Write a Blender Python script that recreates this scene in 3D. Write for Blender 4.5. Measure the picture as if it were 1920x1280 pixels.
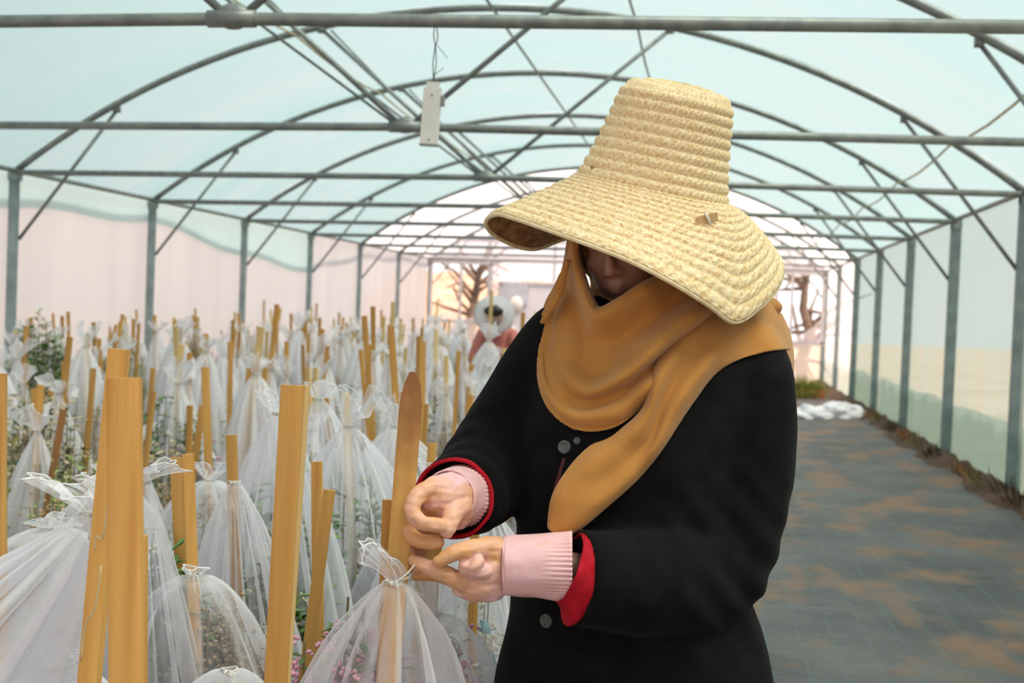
import bpy, bmesh, math, random
import numpy as np
from mathutils import Vector, Matrix, noise
random.seed(7)
for _o in list(bpy.data.objects): bpy.data.objects.remove(_o)
SC = bpy.context.scene
COL = SC.collection
PI = math.pi

# ------------------------------------------------------------------ camera
CAMZ = 1.40
F_PX, YAW, PIT, ROL = 2253.3, 0.16179, 0.026336, 0.03902
FWD = Vector((-math.sin(YAW)*math.cos(PIT), math.cos(YAW)*math.cos(PIT), -math.sin(PIT)))
R0 = Vector((math.cos(YAW), math.sin(YAW), 0)); U0 = R0.cross(FWD)
RGT = R0*math.cos(ROL) + U0*math.sin(ROL); UPV = U0*math.cos(ROL) - R0*math.sin(ROL)
EYE = Vector((0, 0, CAMZ))
cam = bpy.data.cameras.new('camera'); camo = bpy.data.objects.new('camera', cam); COL.objects.link(camo)
m = Matrix((RGT, UPV, -FWD)).transposed().to_4x4(); m.translation = EYE
camo.matrix_world = m
cam.sensor_width = 36; cam.lens = F_PX*36/1920
cam.clip_start = 0.05; cam.clip_end = 400
cam.dof.use_dof = True; cam.dof.focus_distance = 2.0; cam.dof.aperture_fstop = 6.0
SC.camera = camo

def P(px, py, D):
    """world point at depth D (m) whose direction from the camera is that of a photo pixel"""
    return EYE + (FWD + RGT*((px-960)/F_PX) + UPV*((640-py)/F_PX))*D
def PX(px, py, X):
    d = P(px, py, 1) - EYE; return EYE + d*((X-EYE.x)/d.x)
def PY(px, py, Y):
    d = P(px, py, 1) - EYE; return EYE + d*(Y/d.y)
def PZ(px, py, Z):
    d = P(px, py, 1) - EYE; return EYE + d*((Z-EYE.z)/d.z)

# ------------------------------------------------------------------ light
SC.view_settings.view_transform = 'Standard'; SC.view_settings.look = 'None'
SC.view_settings.gamma = 1; SC.view_settings.use_curve_mapping = False
SC.view_settings.exposure = 0.14
SC.cycles.max_bounces = 7; SC.cycles.diffuse_bounces = 3; SC.cycles.transmission_bounces = 5
SC.cycles.transparent_max_bounces = 26
SC.cycles.sample_clamp_indirect = 4
w = bpy.data.worlds.new('overcast_sky'); SC.world = w; w.use_nodes = True
nt = w.node_tree; bg = nt.nodes['Background']
tc = nt.nodes.new('ShaderNodeTexCoord'); sx = nt.nodes.new('ShaderNodeSeparateXYZ'); rp = nt.nodes.new('ShaderNodeValToRGB')
nt.links.new(tc.outputs['Generated'], sx.inputs[0]); nt.links.new(sx.outputs['Z'], rp.inputs[0]); nt.links.new(rp.outputs[0], bg.inputs['Color'])
# hazy brightness round the low sky ahead, dimmer to the sides
dp = nt.nodes.new('ShaderNodeVectorMath'); dp.operation = 'DOT_PRODUCT'; dp.inputs[1].default_value = Vector((0.02, .99, .10)).normalized()
nt.links.new(tc.outputs['Generated'], dp.inputs[0]); gm = nt.nodes.new('ShaderNodeMapRange'); gm.interpolation_type = 'SMOOTHSTEP'
nt.links.new(dp.outputs['Value'], gm.inputs[0]); gm.inputs[1].default_value = .60; gm.inputs[2].default_value = 1.0; gm.inputs[3].default_value = .74; gm.inputs[4].default_value = 1.45
nt.links.new(gm.outputs[0], bg.inputs['Strength'])
rp.color_ramp.elements[0].position = 0.0; rp.color_ramp.elements[0].color = (1.0, 0.975, 0.96, 1)
rp.color_ramp.elements[1].position = 0.6; rp.color_ramp.elements[1].color = (0.94, 0.97, 1.0, 1)
sun = bpy.data.lights.new('sun', 'SUN'); suno = bpy.data.objects.new('sun', sun); COL.objects.link(suno)
sun.energy = 8.6; sun.angle = math.radians(34); sun.color = (1, 0.80, 0.67)
_d = Vector((-0.42, 0.12, -0.90))
suno.rotation_euler = _d.to_track_quat('-Z', 'Y').to_euler()

# ------------------------------------------------------------------ helpers
def new_mat(name):
    m = bpy.data.materials.new(name); m.use_nodes = True
    nt = m.node_tree; nt.nodes.clear()
    out = nt.nodes.new('ShaderNodeOutputMaterial')
    return m, nt, out
def N(nt, t, **k):
    n = nt.nodes.new('ShaderNode'+t)
    for a, b in k.items(): setattr(n, a, b)
    return n
def noise_fac(nt, scale, detail=3, coord='Object', stretch=None, lo=0.35, hi=0.65):
    tc = N(nt, 'TexCoord'); mp = N(nt, 'Mapping'); no = N(nt, 'TexNoise'); mr = N(nt, 'MapRange')
    nt.links.new(tc.outputs[coord], mp.inputs[0]); nt.links.new(mp.outputs[0], no.inputs['Vector']); nt.links.new(no.outputs['Fac'], mr.inputs[0])
    if stretch: mp.inputs['Scale'].default_value = stretch
    no.inputs['Scale'].default_value = scale; no.inputs['Detail'].default_value = detail
    mr.inputs[1].default_value = lo; mr.inputs[2].default_value = hi
    return mr.outputs[0], no.outputs['Fac']
def mixc(nt, f, a, b, mode='MIX'):
    n = N(nt, 'Mix', data_type='RGBA', blend_type=mode)
    for i, v in ((0, f), (6, a), (7, b)):
        if hasattr(v, 'links') or hasattr(v, 'is_linked'): nt.links.new(v, n.inputs[i])
        elif isinstance(v, (int, float)): n.inputs[i].default_value = v
        else: n.inputs[i].default_value = (*v[:3], 1)
    return n.outputs[2]
def pmat(name, a, b=None, rough=0.6, scale=8, metal=0, bump=0, bscale=60, stretch=None, rand=0, sheen=0, coord='Object', spec=0.5, subsurf=0, lo=.35, hi=.65):
    m, nt, out = new_mat(name); bs = N(nt, 'BsdfPrincipled')
    nt.links.new(bs.outputs[0], out.inputs[0])
    bs.inputs['Roughness'].default_value = rough; bs.inputs['Metallic'].default_value = metal
    bs.inputs['Specular IOR Level'].default_value = spec
    if sheen: bs.inputs['Sheen Weight'].default_value = sheen
    if subsurf:
        bs.inputs['Subsurface Weight'].default_value = subsurf; bs.inputs['Subsurface Radius'].default_value = (.02, .01, .006)
    b = b or tuple(c*0.8 for c in a)
    f, _ = noise_fac(nt, scale, 4, coord, stretch, lo, hi)
    c = mixc(nt, f, a, b)
    if rand:
        oi = N(nt, 'ObjectInfo'); mr = N(nt, 'MapRange'); nt.links.new(oi.outputs['Random'], mr.inputs[0])
        mr.inputs[3].default_value = 1-rand; mr.inputs[4].default_value = 1+rand*0.6
        hs = N(nt, 'HueSaturation'); nt.links.new(mr.outputs[0], hs.inputs['Value']); nt.links.new(c, hs.inputs['Color']); c = hs.outputs[0]
    nt.links.new(c, bs.inputs['Base Color'])
    if bump:
        _, g = noise_fac(nt, bscale, 3, coord, stretch)
        bp = N(nt, 'Bump'); bp.inputs['Strength'].default_value = bump; bp.inputs['Distance'].default_value = 0.002
        nt.links.new(g, bp.inputs['Height']); nt.links.new(bp.outputs[0], bs.inputs['Normal'])
    return m
def film_mat(name, tint, clear, scatter_tint=None, streak=0.12, scale=1.2, stretch=(1, .15, 1), gloss=.05):
    """plastic sheeting: part see-through, part light-scattering"""
    m, nt, out = new_mat(name)
    f, _ = noise_fac(nt, scale, 5, 'Object', stretch, .3, .7)
    st = scatter_tint or tint
    c1 = mixc(nt, f, tint, tuple(min(1, c*(1-streak)+streak*0.98) for c in tint))
    c2 = mixc(nt, f, st, tuple(c*(1-streak) for c in st))
    tr = N(nt, 'BsdfTransparent'); tl = N(nt, 'BsdfTranslucent'); df = N(nt, 'BsdfDiffuse'); gl = N(nt, 'BsdfGlossy')
    nt.links.new(c1, tr.inputs[0]); nt.links.new(c2, tl.inputs[0]); nt.links.new(c2, df.inputs[0]); gl.inputs['Roughness'].default_value = .3
    m1 = N(nt, 'MixShader'); m1.inputs[0].default_value = .25; nt.links.new(tl.outputs[0], m1.inputs[1]); nt.links.new(df.outputs[0], m1.inputs[2])
    m2 = N(nt, 'MixShader'); m2.inputs[0].default_value = clear; nt.links.new(m1.outputs[0], m2.inputs[1]); nt.links.new(tr.outputs[0], m2.inputs[2])
    m3 = N(nt, 'MixShader'); m3.inputs[0].default_value = gloss; nt.links.new(m2.outputs[0], m3.inputs[1]); nt.links.new(gl.outputs[0], m3.inputs[2])
    nt.links.new(m3.outputs[0], out.inputs[0])
    return m
def net_mat(name, col, dens0, dens1, tl=.4):
    """tulle: open mesh, denser where the cloth is seen edge-on"""
    m, nt, out = new_mat(name)
    lw = N(nt, 'LayerWeight'); lw.inputs[0].default_value = .45
    f, _ = noise_fac(nt, 30, 3, 'Object', None, .3, .75)
    mr = N(nt, 'MapRange'); nt.links.new(lw.outputs['Facing'], mr.inputs[0]); mr.inputs[3].default_value = dens0; mr.inputs[4].default_value = dens1
    ad = N(nt, 'Math', operation='MULTIPLY_ADD'); nt.links.new(f, ad.inputs[0]); ad.inputs[1].default_value = .10; nt.links.new(mr.outputs[0], ad.inputs[2])
    tr = N(nt, 'BsdfTransparent'); d = N(nt, 'BsdfDiffuse'); t = N(nt, 'BsdfTranslucent')
    d.inputs[0].default_value = (*col, 1); t.inputs[0].default_value = (*col, 1)
    m1 = N(nt, 'MixShader'); m1.inputs[0].default_value = tl; nt.links.new(d.outputs[0], m1.inputs[1]); nt.links.new(t.outputs[0], m1.inputs[2])
    m2 = N(nt, 'MixShader'); nt.links.new(ad.outputs[0], m2.inputs[0]); nt.links.new(tr.outputs[0], m2.inputs[1]); nt.links.new(m1.outputs[0], m2.inputs[2])
    nt.links.new(m2.outputs[0], out.inputs[0])
    return m

class MB:
    """collects geometry in world coordinates"""
    def __init__(s): s.v = []; s.f = []; s.mi = []
    def add(s, vs, fs, mi=0):
        o = len(s.v); s.v += [tuple(v) for v in vs]; s.f += [tuple(i+o for i in f) for f in fs]; s.mi += [mi]*len(fs); return s
    def box(s, c, sz, M=None, mi=0):
        vs = []
        for z in (-.5, .5):
            for y in (-.5, .5):
                for x in (-.5, .5):
                    p = Vector((x*sz[0], y*sz[1], z*sz[2]))
                    if M: p = M @ p
                    vs.append(p+Vector(c))
        return s.add(vs, [(0, 2, 3, 1), (4, 5, 7, 6), (0, 1, 5, 4), (1, 3, 7, 5), (3, 2, 6, 7), (2, 0, 4, 6)], mi)
    def tube(s, pts, r, n=8, caps=True, squash=None, mi=0):
        pts = [Vector(p) for p in pts]; k = len(pts)
        rs = r if isinstance(r, (list, tuple)) else [r]*k
        up = None; vs = []
        for i, p in enumerate(pts):
            t = (pts[min(i+1, k-1)]-pts[max(i-1, 0)]).normalized()
            if up is None:
                up = Vector((0, 0, 1)) if abs(t.z) < .9 else Vector((1, 0, 0))
            a = (up - t*up.dot(t)).normalized(); up = a; b = t.cross(a)
            for j in range(n):
                th = 2*PI*j/n
                vs.append(p + (a*math.cos(th)*(squash or 1) + b*math.sin(th))*rs[i])
        fs = [(i*n+j, i*n+(j+1) % n, (i+1)*n+(j+1) % n, (i+1)*n+j) for i in range(k-1) for j in range(n)]
        if caps:
            fs.append(tuple(range(n))[::-1]); fs.append(tuple((k-1)*n+j for j in range(n)))
        return s.add(vs, fs, mi)
    def ell(s, c, r, M=None, nu=20, nv=12, mi=0):
        vs = []; c = Vector(c)
        for i in range(nv+1):
            ph = PI*i/nv
            for j in range(nu):
                th = 2*PI*j/nu
                p = Vector((r[0]*math.sin(ph)*math.cos(th), r[1]*math.sin(ph)*math.sin(th), r[2]*math.cos(ph)))
                if M: p = M @ p
                vs.append(c+p)
        fs = [(i*nu+j, i*nu+(j+1) % nu, (i+1)*nu+(j+1) % nu, (i+1)*nu+j) for i in range(nv) for j in range(nu)]
        return s.add(vs, fs, mi)
    def lathe(s, prof, c=(0, 0, 0), n=20, mi=0):
        vs = [(c[0]+r*math.cos(2*PI*j/n), c[1]+r*math.sin(2*PI*j/n), c[2]+z) for r, z in prof for j in range(n)]
        fs = [(i*n+j, i*n+(j+1) % n, (i+1)*n+(j+1) % n, (i+1)*n+j) for i in range(len(prof)-1) for j in range(n)]
        return s.add(vs, fs, mi)
    def grid(s, G, closed=False, mi=0):
        a, b = len(G), len(G[0]); vs = [p for r in G for p in r]
        fs = [(i*b+j, i*b+(j+1) % b, (i+1)*b+(j+1) % b, (i+1)*b+j) for i in range(a-1) for j in range(b if closed else b-1)]
        return s.add(vs, fs, mi)
    def build(s, name, mat, parent=None, origin=None, smooth=True, autos=None):
        me = bpy.data.meshes.new(name)
        org = Vector(parent['_w']) if parent is not None and '_w' in parent else Vector((0, 0, 0))
        if origin is None: origin = org
        origin = Vector(origin)
        V = np.array(s.v, dtype=float).reshape(-1, 3) - np.array(origin)
        me.from_pydata(V.tolist(), [], s.f)
        for mt in (mat if isinstance(mat, (list, tuple)) else [mat]): me.materials.append(mt)
        if any(s.mi): me.polygons.foreach_set('material_index', s.mi)
        me.validate(); me.update()
        if smooth: me.shade_smooth()
        if autos: me.set_sharp_from_angle(angle=math.radians(autos))
        o = bpy.data.objects.new(name, me); COL.objects.link(o)
        if parent is not None:
            o.parent = parent; o.location = origin-org
        else: o.location = origin
        o['_w'] = tuple(origin)
        return o
def tag(o, label=None, cat=None, group=None, kind=None):
    for k, v in (('label', label), ('category', cat), ('group', group), ('kind', kind)):
        if v: o[k] = v
    return o
def thing(name, label, cat, loc=(0, 0, 0), group=None, kind=None):
    o = bpy.data.objects.new(name, None); COL.objects.link(o); o.location = loc; o['_w'] = tuple(loc)
    o.empty_display_size = .05
    return tag(o, label, cat, group, kind)
def dup(root, loc, rotz=0, sc=1, label=None, group=None, rx=0, ry=0):
    r = root.copy(); COL.objects.link(r); r.location = loc; r.rotation_euler = (rx, ry, rotz)
    r.scale = (sc if isinstance(sc, tuple) else (sc, sc, sc))
    if label: r['label'] = label
    if group: r['group'] = group
    for ch in list(root.children):
        c = ch.copy(); COL.objects.link(c); c.parent = r
        for g in list(ch.children):
            d = g.copy(); COL.objects.link(d); d.parent = c
    return r
def catmull(pts, n):
    pts = [Vector(p) for p in pts]; k = len(pts)-1; out = []
    for i in range(n):
        t = i/(n-1)*k; a = min(int(t), k-1); u = t-a
        p0, p1, p2, p3 = pts[max(a-1, 0)], pts[a], pts[a+1], pts[min(a+2, k)]
        out.append(0.5*((2*p1)+(p2-p0)*u+(2*p0-5*p1+4*p2-p3)*u*u+(3*p1-p0-3*p2+p3)*u*u*u))
    return out
def interp(xs, ys, n):
    return [float(v) for v in np.interp(np.linspace(0, len(ys)-1, n) if xs is None else xs, np.arange(len(ys)), ys)]

# ------------------------------------------------------------------ materials
M_pipe = pmat('galvanised_pipe', (.30, .32, .31), (.20, .22, .22), rough=.5, metal=.45, scale=14)
M_post = pmat('galvanised_post', (.30, .37, .38), (.21, .27, .28), rough=.55, metal=.3, scale=6)
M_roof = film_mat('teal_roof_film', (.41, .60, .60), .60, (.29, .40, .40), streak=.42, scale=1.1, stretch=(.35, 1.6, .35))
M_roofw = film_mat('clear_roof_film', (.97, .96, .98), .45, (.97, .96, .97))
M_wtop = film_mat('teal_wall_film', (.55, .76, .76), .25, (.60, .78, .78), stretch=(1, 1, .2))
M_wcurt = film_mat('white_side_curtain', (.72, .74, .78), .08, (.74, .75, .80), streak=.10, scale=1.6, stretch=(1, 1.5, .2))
M_wright = film_mat('teal_side_film', (.42, .55, .535), .45, (.30, .41, .40), streak=.42, scale=1.5, stretch=(1, 2.2, .25))
M_skirt = film_mat('green_skirt_film', (.55, .70, .66), .40, (.42, .54, .50), scale=2)
M_end = film_mat('white_end_film', (.99, .96, .98), .5, (.98, .94, .97), streak=.1)
M_endlow = film_mat('pale_end_film', (.99, .95, .91), .40, (.99, .93, .88), streak=.1)  # outside sun on the sandy ground put into the film's peach tint
M_frame = pmat('painted_frame', (.62, .60, .62), rough=.5)
M_concrete = pmat('dusty_ledge', (.42, .36, .30), (.30, .25, .2), scale=5, rough=.9)
M_soil = pmat('brown_soil', (.12, .065, .04), (.06, .035, .02), scale=12, rough=.95)
M_out = pmat('outside_ground', (.62, .52, .42), (.5, .40, .30), scale=.6, rough=.95)
M_white = pmat('white_plastic', (.80, .80, .77), (.74, .73, .66), rough=.4, scale=6)
M_wire = pmat('dark_wire', (.08, .08, .08), rough=.5)
M_cord = pmat('straw_cord', (.62, .55, .36), (.5, .42, .28), rough=.8)

# ------------------------------------------------------------------ greenhouse shell
XL, XR, Y0, S, H, RISE = -6.407, 2.487, 10.277, 2.8, 2.498, 1.50
XC = (XL+XR)/2; HW = (XR-XL)/2; RR = (HW*HW+RISE*RISE)/(2*RISE)
AMAX = math.asin(HW/RR)
IDX = list(range(-4, 7)); YB = Y0+6*S; YF = Y0-5*S
def arc(x): return H+RISE-RR+math.sqrt(max(RR*RR-(x-XC)**2, 0))
def arcpt(t, Y, off=0):   # t -1..1
    a = t*AMAX; return Vector((XC+(RR+off)*math.sin(a), Y, H+RISE-RR+(RR+off)*math.cos(a)))

# ground: weed-control fabric over earth
def floor_z(x, y):
    z = 0.0
    e = max(0, (x-1.2)/1.1)          # fabric rucks up towards the right wall
    z += e*e*.05*(1+noise.noise(Vector((x*1.5, y*.9, 3))))
    z += .035*e*noise.noise(Vector((x*3.1, y*1.7, 0)))
    if x > -.6: z += .010*noise.noise(Vector((x*4, y*3, 9)))+.006*noise.noise(Vector((x*9, y*5, 2)))
    d = abs((x-.75)-.06*math.sin(y*.7)) # long crease along the path
    if 5 < y < 9.6: z += .028*math.exp(-(d/.035)**2)*math.sin((y-5)/4.6*PI)
    return z
m, nt, out = new_mat('woven_ground_fabric')
bs = N(nt, 'BsdfPrincipled'); nt.links.new(bs.outputs[0], out.inputs[0])
f1, _ = noise_fac(nt, 2.2, 8, 'Object', (1, .6, 1), .50, .62)
f2, _ = noise_fac(nt, 1.1, 4, 'Object', None, .35, .7)
c = mixc(nt, f2, (.055, .062, .063), (.115, .117, .118))
c = mixc(nt, f1, c, (.17, .105, .065))
tcn = N(nt, 'TexCoord'); sp = N(nt, 'SeparateXYZ'); nt.links.new(tcn.outputs['Object'], sp.inputs[0])
def line_mask(axis, period, width):
    a = N(nt, 'Math', operation='MULTIPLY'); a.inputs[1].default_value = 1/period; nt.links.new(sp.outputs[axis], a.inputs[0])
    b = N(nt, 'Math', operation='FRACT'); nt.links.new(a.outputs[0], b.inputs[0])
    g = N(nt, 'Math', operation='LESS_THAN'); g.inputs[1].default_value = width/period; nt.links.new(b.outputs[0], g.inputs[0]); return g.outputs[0]
mm = N(nt, 'Math', operation='MAXIMUM'); nt.links.new(line_mask('X', .15, .007), mm.inputs[0]); nt.links.new(line_mask('Y', .6, .008), mm.inputs[1])
ml = N(nt, 'Math', operation='MULTIPLY'); ml.inputs[1].default_value = .5; nt.links.new(mm.outputs[0], ml.inputs[0])
c = mixc(nt, ml.outputs[0], c, (.10, .15, .15)); nt.links.new(c, bs.inputs['Base Color'])
bs.inputs['Roughness'].default_value = .62; bs.inputs['Specular IOR Level'].default_value = .35
_, g = noise_fac(nt, 7, 5); bp = N(nt, 'Bump'); bp.inputs['Strength'].default_value = .8; bp.inputs['Distance'].default_value = .045
nt.links.new(g, bp.inputs['Height']); nt.links.new(bp.outputs[0], bs.inputs['Normal'])
M_floor = m
b = MB(); nx, ny = 110, 220
xs = np.linspace(XL+.02, XR-.22, nx); ys = np.linspace(-3.6, YB-.05, ny)
b.grid([[Vector((x + (.06*noise.noise(Vector((0, y*.9, 5))) if i == nx-1 else 0), y, floor_z(x, y))) for i, x in enumerate(xs)] for y in ys])
fl = tag(b.build('floor', M_floor), kind='structure')
# earth strip along the right wall
b = MB(); ys2 = np.linspace(-3.6, YB, 160)
G = []
for y in ys2:
    G.append([Vector((XR-.34, y, .0)), Vector((XR-.24+.05*noise.noise(Vector((y*2, 1, 0))), y, .06+.04*noise.noise(Vector((y*3, 0, 0))))),
              Vector((XR-.12, y, .11+.08*noise.noise(Vector((y*2.3, 7, 0))))), Vector((XR-.03, y, .13+.06*noise.noise(Vector((y*3, 4, 0))))), Vector((XR-.01, y, -.02))])
b.grid(G); tag(b.build('trim_1', M_soil), 'strip of bare brown earth between the ground fabric and the right film wall', kind='structure')
# outside ground
b = MB(); b.add([(-60, -20, -.06), (60, -20, -.06), (60, 90, -.06), (-60, 90, -.06)], [(0, 1, 2, 3)])
tag(b.build('outdoor_ground', M_out), kind='structure')

# roof film, one sheet per bay
ceil = thing('ceiling', None, None, (XC, Y0, H), kind='structure')
for i in range(-4, 6):
    b = MB(); ya, yb = Y0+i*S, Y0+(i+1)*S; G = []
    for j in range(9):
        u = j/8; sag = -.05*math.sin(PI*u)
        G.append([arcpt(t, ya+(yb-ya)*u, .03+sag*(1-t*t)+.012*noise.noise(Vector((t*9, (ya+(yb-ya)*u)*2.0, i)))) for t in np.linspace(-1, 1, 61)])
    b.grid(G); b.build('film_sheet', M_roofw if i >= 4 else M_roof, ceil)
# left wall
wl = thing('wall_left', None, None, (XL, Y0, 0), kind='structure')
ztop = {-5: 2.2, -4: 2.2, -3: 2.2, -2: 2.2, -1: 2.2, 0: 2.24, 1: 2.33, 2: 2.08, 3: 1.95, 4: 2.3, 5: 2.4, 6: 2.4}
def zt(y):
    k = (y-Y0)/S; a = math.floor(k); u = k-a; a = max(-5, min(5, a))
    return ztop[a]*(1-u)+ztop[a+1]*u + .03*math.sin(k*2*PI)
for i in range(-4, 6):
    ya, yb = Y0+i*S, Y0+(i+1)*S
    b = MB(); G = []; G2 = []
    for j in range(29):
        y = ya+(yb-ya)*j/28
        wv = .012*math.sin(y*9)+.02*noise.noise(Vector((y*2.5, 0, 1)))
        G.append([Vector((XL-.06+wv*(1-.6*u), y, u*zt(y))) for u in np.linspace(0, 1, 6)])
        G2.append([Vector((XL-.035+wv*.3, y, z)) for z in np.linspace(zt(y)-.08, H+.03, 3)])
    b.grid(G); b.build('side_curtain', M_wcurt, wl)
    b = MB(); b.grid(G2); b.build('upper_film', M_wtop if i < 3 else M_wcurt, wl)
# right wall
wr = thing('wall_right', None, None, (XR, Y0, 0), kind='structure')
for i in range(-4, 6):
    ya, yb = Y0+i*S, Y0+(i+1)*S
    b = MB(); b2 = MB(); G = []; G2 = []
    for j in range(29):
        y = ya+(yb-ya)*j/28
        wv = .014*math.sin(y*7.3+i)+.02*noise.noise(Vector((y*2.5, 3, 1)))
        G.append([Vector((XR+.04+wv, y, z)) for z in np.linspace(0.0, H+.03, 8)])
        G2.append([Vector((XR+.075-wv*.6, y, z)) for z in np.linspace(0.0, .60+.05*noise.noise(Vector((y*.8, 0, 0))), 4)])
    b.grid(G); b.build('side_film', M_wright if i < 4 else M_end, wr)
    b2.grid(G2); b2.build('skirt_film', M_skirt, wr)

# hoop frames
ordn = ['nearest', 'second', 'third', 'fourth', 'fifth', 'sixth', 'seventh', 'eighth', 'ninth', 'tenth', 'eleventh']
def gusset(b, c, r=.035):
    b.box(c, (r*2.2, r*.7, r*1.5)); b.tube([c+Vector((0, -.02, -r*.4)), c+Vector((0, .02, -r*.4))], r*.55, 8)
names = {-4: 'galvanised hoop frame behind the camera, first of the row', -3: 'galvanised hoop frame just above and before the camera',
  -2: 'hoop frame whose thick tie pipe crosses the very top of the picture', -1: 'hoop frame whose tie pipe passes behind the white hanging tag',
  0: 'hoop frame standing on the leftmost visible post, tie pipe level with the hat brim', 1: 'hoop frame on the second visible left post',
  2: 'hoop frame on the third visible left post', 3: 'hoop frame on the fourth visible left post, last one under the teal film',
  4: 'hoop frame on the fifth visible left post, under the clear film', 5: 'hoop frame next before the end wall', 6: 'hoop frame set against the far end wall'}
for i in IDX:
    Y = Y0+i*S
    t = thing('hoop_frame', names[i], 'frame', (XC, Y, 0))
    MB().tube([arcpt(a, Y) for a in np.linspace(-1, 1, 41)], .031, 10).build('arch_pipe', M_pipe, t)
    MB().tube([Vector((XL, Y-.03, H-.01)), Vector((XC, Y-.03, H+.035)), Vector((XR, Y-.03, H-.01))], .027, 10).build('tie_pipe', M_pipe, t)
    for x, s in ((XL, 1), (XR, -1)):
        b = MB(); b.box((x, Y, H/2), (.07 if s > 0 else .10, .07, H)); b.box((x+s*.0, Y, H-.03), (.10, .10, .1)); b.build('post', M_post, t, smooth=False)
        xa = x+s*.98*1.0
        b = MB(); b.tube([(x+s*.03, Y+.05, H-.62), (xa, Y+.05, arc(xa)-.03)], .017, 8)
        b.box((xa, Y+.03, arc(xa)-.035), (.05, .06, .06)); b.build('knee_brace', M_pipe, t)
    for s in (-1, 1):
        xa = XC+s*HW*.345
        b = MB(); b.tube([(XC+s*.03, Y+.0, H+.05), (xa, Y+.0, arc(xa)-.02)], .018, 8); b.box((xa, Y, arc(xa)-.03), (.06, .05, .05)); b.build('strut', M_pipe, t)
    b = MB(); b.ell((XC, Y-.01, H+.05), (.075, .045, .055), nu=12, nv=8); b.tube([(XC-.10, Y-.03, H+.035), (XC+.10, Y-.03, H+.035)], .036, 10); b.build('tie_bracket', M_pipe, t)
# long rails
for x, z, r, lab, nm, mt in ((XL+.02, H+.01, .024, 'galvanised eave rail running along the top of the left wall', 'eave_rail', M_pipe),
                     (XR-.02, H+.01, .024, 'galvanised eave rail running along the top of the right wall', 'eave_rail', M_pipe),
                     (XC+.02, H+RISE-.03, .013, 'thin ridge purlin along the crown of the roof', 'purlin', M_pipe),
                     (XC+1.25, arc(XC+1.25)-.03, .011, 'thin roof purlin just right of the ridge', 'purlin', M_pipe),
                     (XC-1.75, arc(XC-1.75)-.04, .011, 'straw-coloured cord strung lengthwise under the roof left of the ridge', 'roof_cord', M_cord),
                     (XR-.62, arc(XR-.62)-.05, .010, 'straw-coloured cord strung lengthwise above the right wall', 'roof_cord', M_cord)):
    b = MB(); pts = []
    for k in range(-5, 6):
        for u in (0, .25, .5, .75):
            pts.append(Vector((x, Y0+(k+u)*S, z-(.05 if r < .012 else 0)*math.sin(PI*u))))
    pts.append(Vector((x, YB, z)))
    b.tube(pts, r, 8); tag(b.build(nm, mt, origin=(x, Y0, z)), lab, 'rail' if 'cord' not in nm else 'cord')
# slender wires crossing beside the struts, between the first frames
for k, (i, dx) in enumerate(((-2, -.16), (-1, -.16), (0, -.16), (1, -.16))):
    Ya, Yb = Y0+i*S, Y0+(i+1)*S; x0 = XC-HW*.345+dx
    b = MB().tube([(x0+.25, Ya, arc(x0+.25)-.05), ((x0+XC)/2, (Ya+Yb)/2, (arc(x0)+H)/2-.02), (XC-.06, Yb, H+.05)], .010, 6)
    tag(b.build('stay_wire', M_pipe, origin=(XC, Yb, H)), 'thin stay wire slanting from roof to tie pipe of the %s frame' % ['second visible', 'hat-brim level', 'fourth visible', 'fifth visible'][k], 'wire')

# end wall with two window openings and a door
def E_(px, py, Y=YB): return PY(px, py, Y)
wb = thing('wall_back', None, None, (XC, YB, 0), kind='structure')
a0, a1 = E_(806, 600), E_(922, 494); c0, c1 = E_(1452, 641), E_(1546, 514)
wx = [(a0.x, a1.x), (c0.x, c1.x)]; zlo, zhi = (a0.z, c0.z), (a1.z, c1.z)
DX0, DX1, DZ = E_(935, 600).x, E_(1052, 600).x, 2.0
cuts = sorted([XL, XR]+[v for q in wx for v in q])
b = MB(); b2 = MB()
for q0, q1 in zip(cuts[:-1], cuts[1:]):
    isw = [k for k in (0, 1) if abs(wx[k][0]-q0) < 1e-4]
    n = 10
    for u in range(n):
        xa, xb = q0+(q1-q0)*u/n, q0+(q1-q0)*(u+1)/n
        lo = zhi[isw[0]] if isw else .95
        b.add([(xa, YB, lo), (xb, YB, lo), (xb, YB, arc(xb)+.02), (xa, YB, arc(xa)+.02)], [(0, 1, 2, 3)])
        hi = zlo[isw[0]] if isw else .95
        b2.add([(xa, YB, -.02), (xb, YB, -.02), (xb, YB, hi), (xa, YB, hi)], [(0, 1, 2, 3)])
b.build('upper_film', M_end, wb, smooth=False); b2.build('lower_film', M_endlow, wb, smooth=False)
for k, z in enumerate((H+.05, H+.45, H+.8, H+1.15)):
    hw = HW if z <= H+.06 else math.sqrt(max(RR**2-(z-(H+RISE-RR))**2, 0))
    MB().box((XC, YB-.04, z), (2*hw-.05, .04, .06)).build('girt', pmat('lilac_girt', (.72, .68, .74)) if k == 0 else bpy.data.materials['lilac_girt'], wb, smooth=False)
for x in (XL+1.4, XL+2.9, XC, XC+1.5, XR-1.3):
    MB().box((x, YB-.03, arc(x)/2), (.05, .05, arc(x))).build('end_stud', M_frame, wb, smooth=False)
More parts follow.
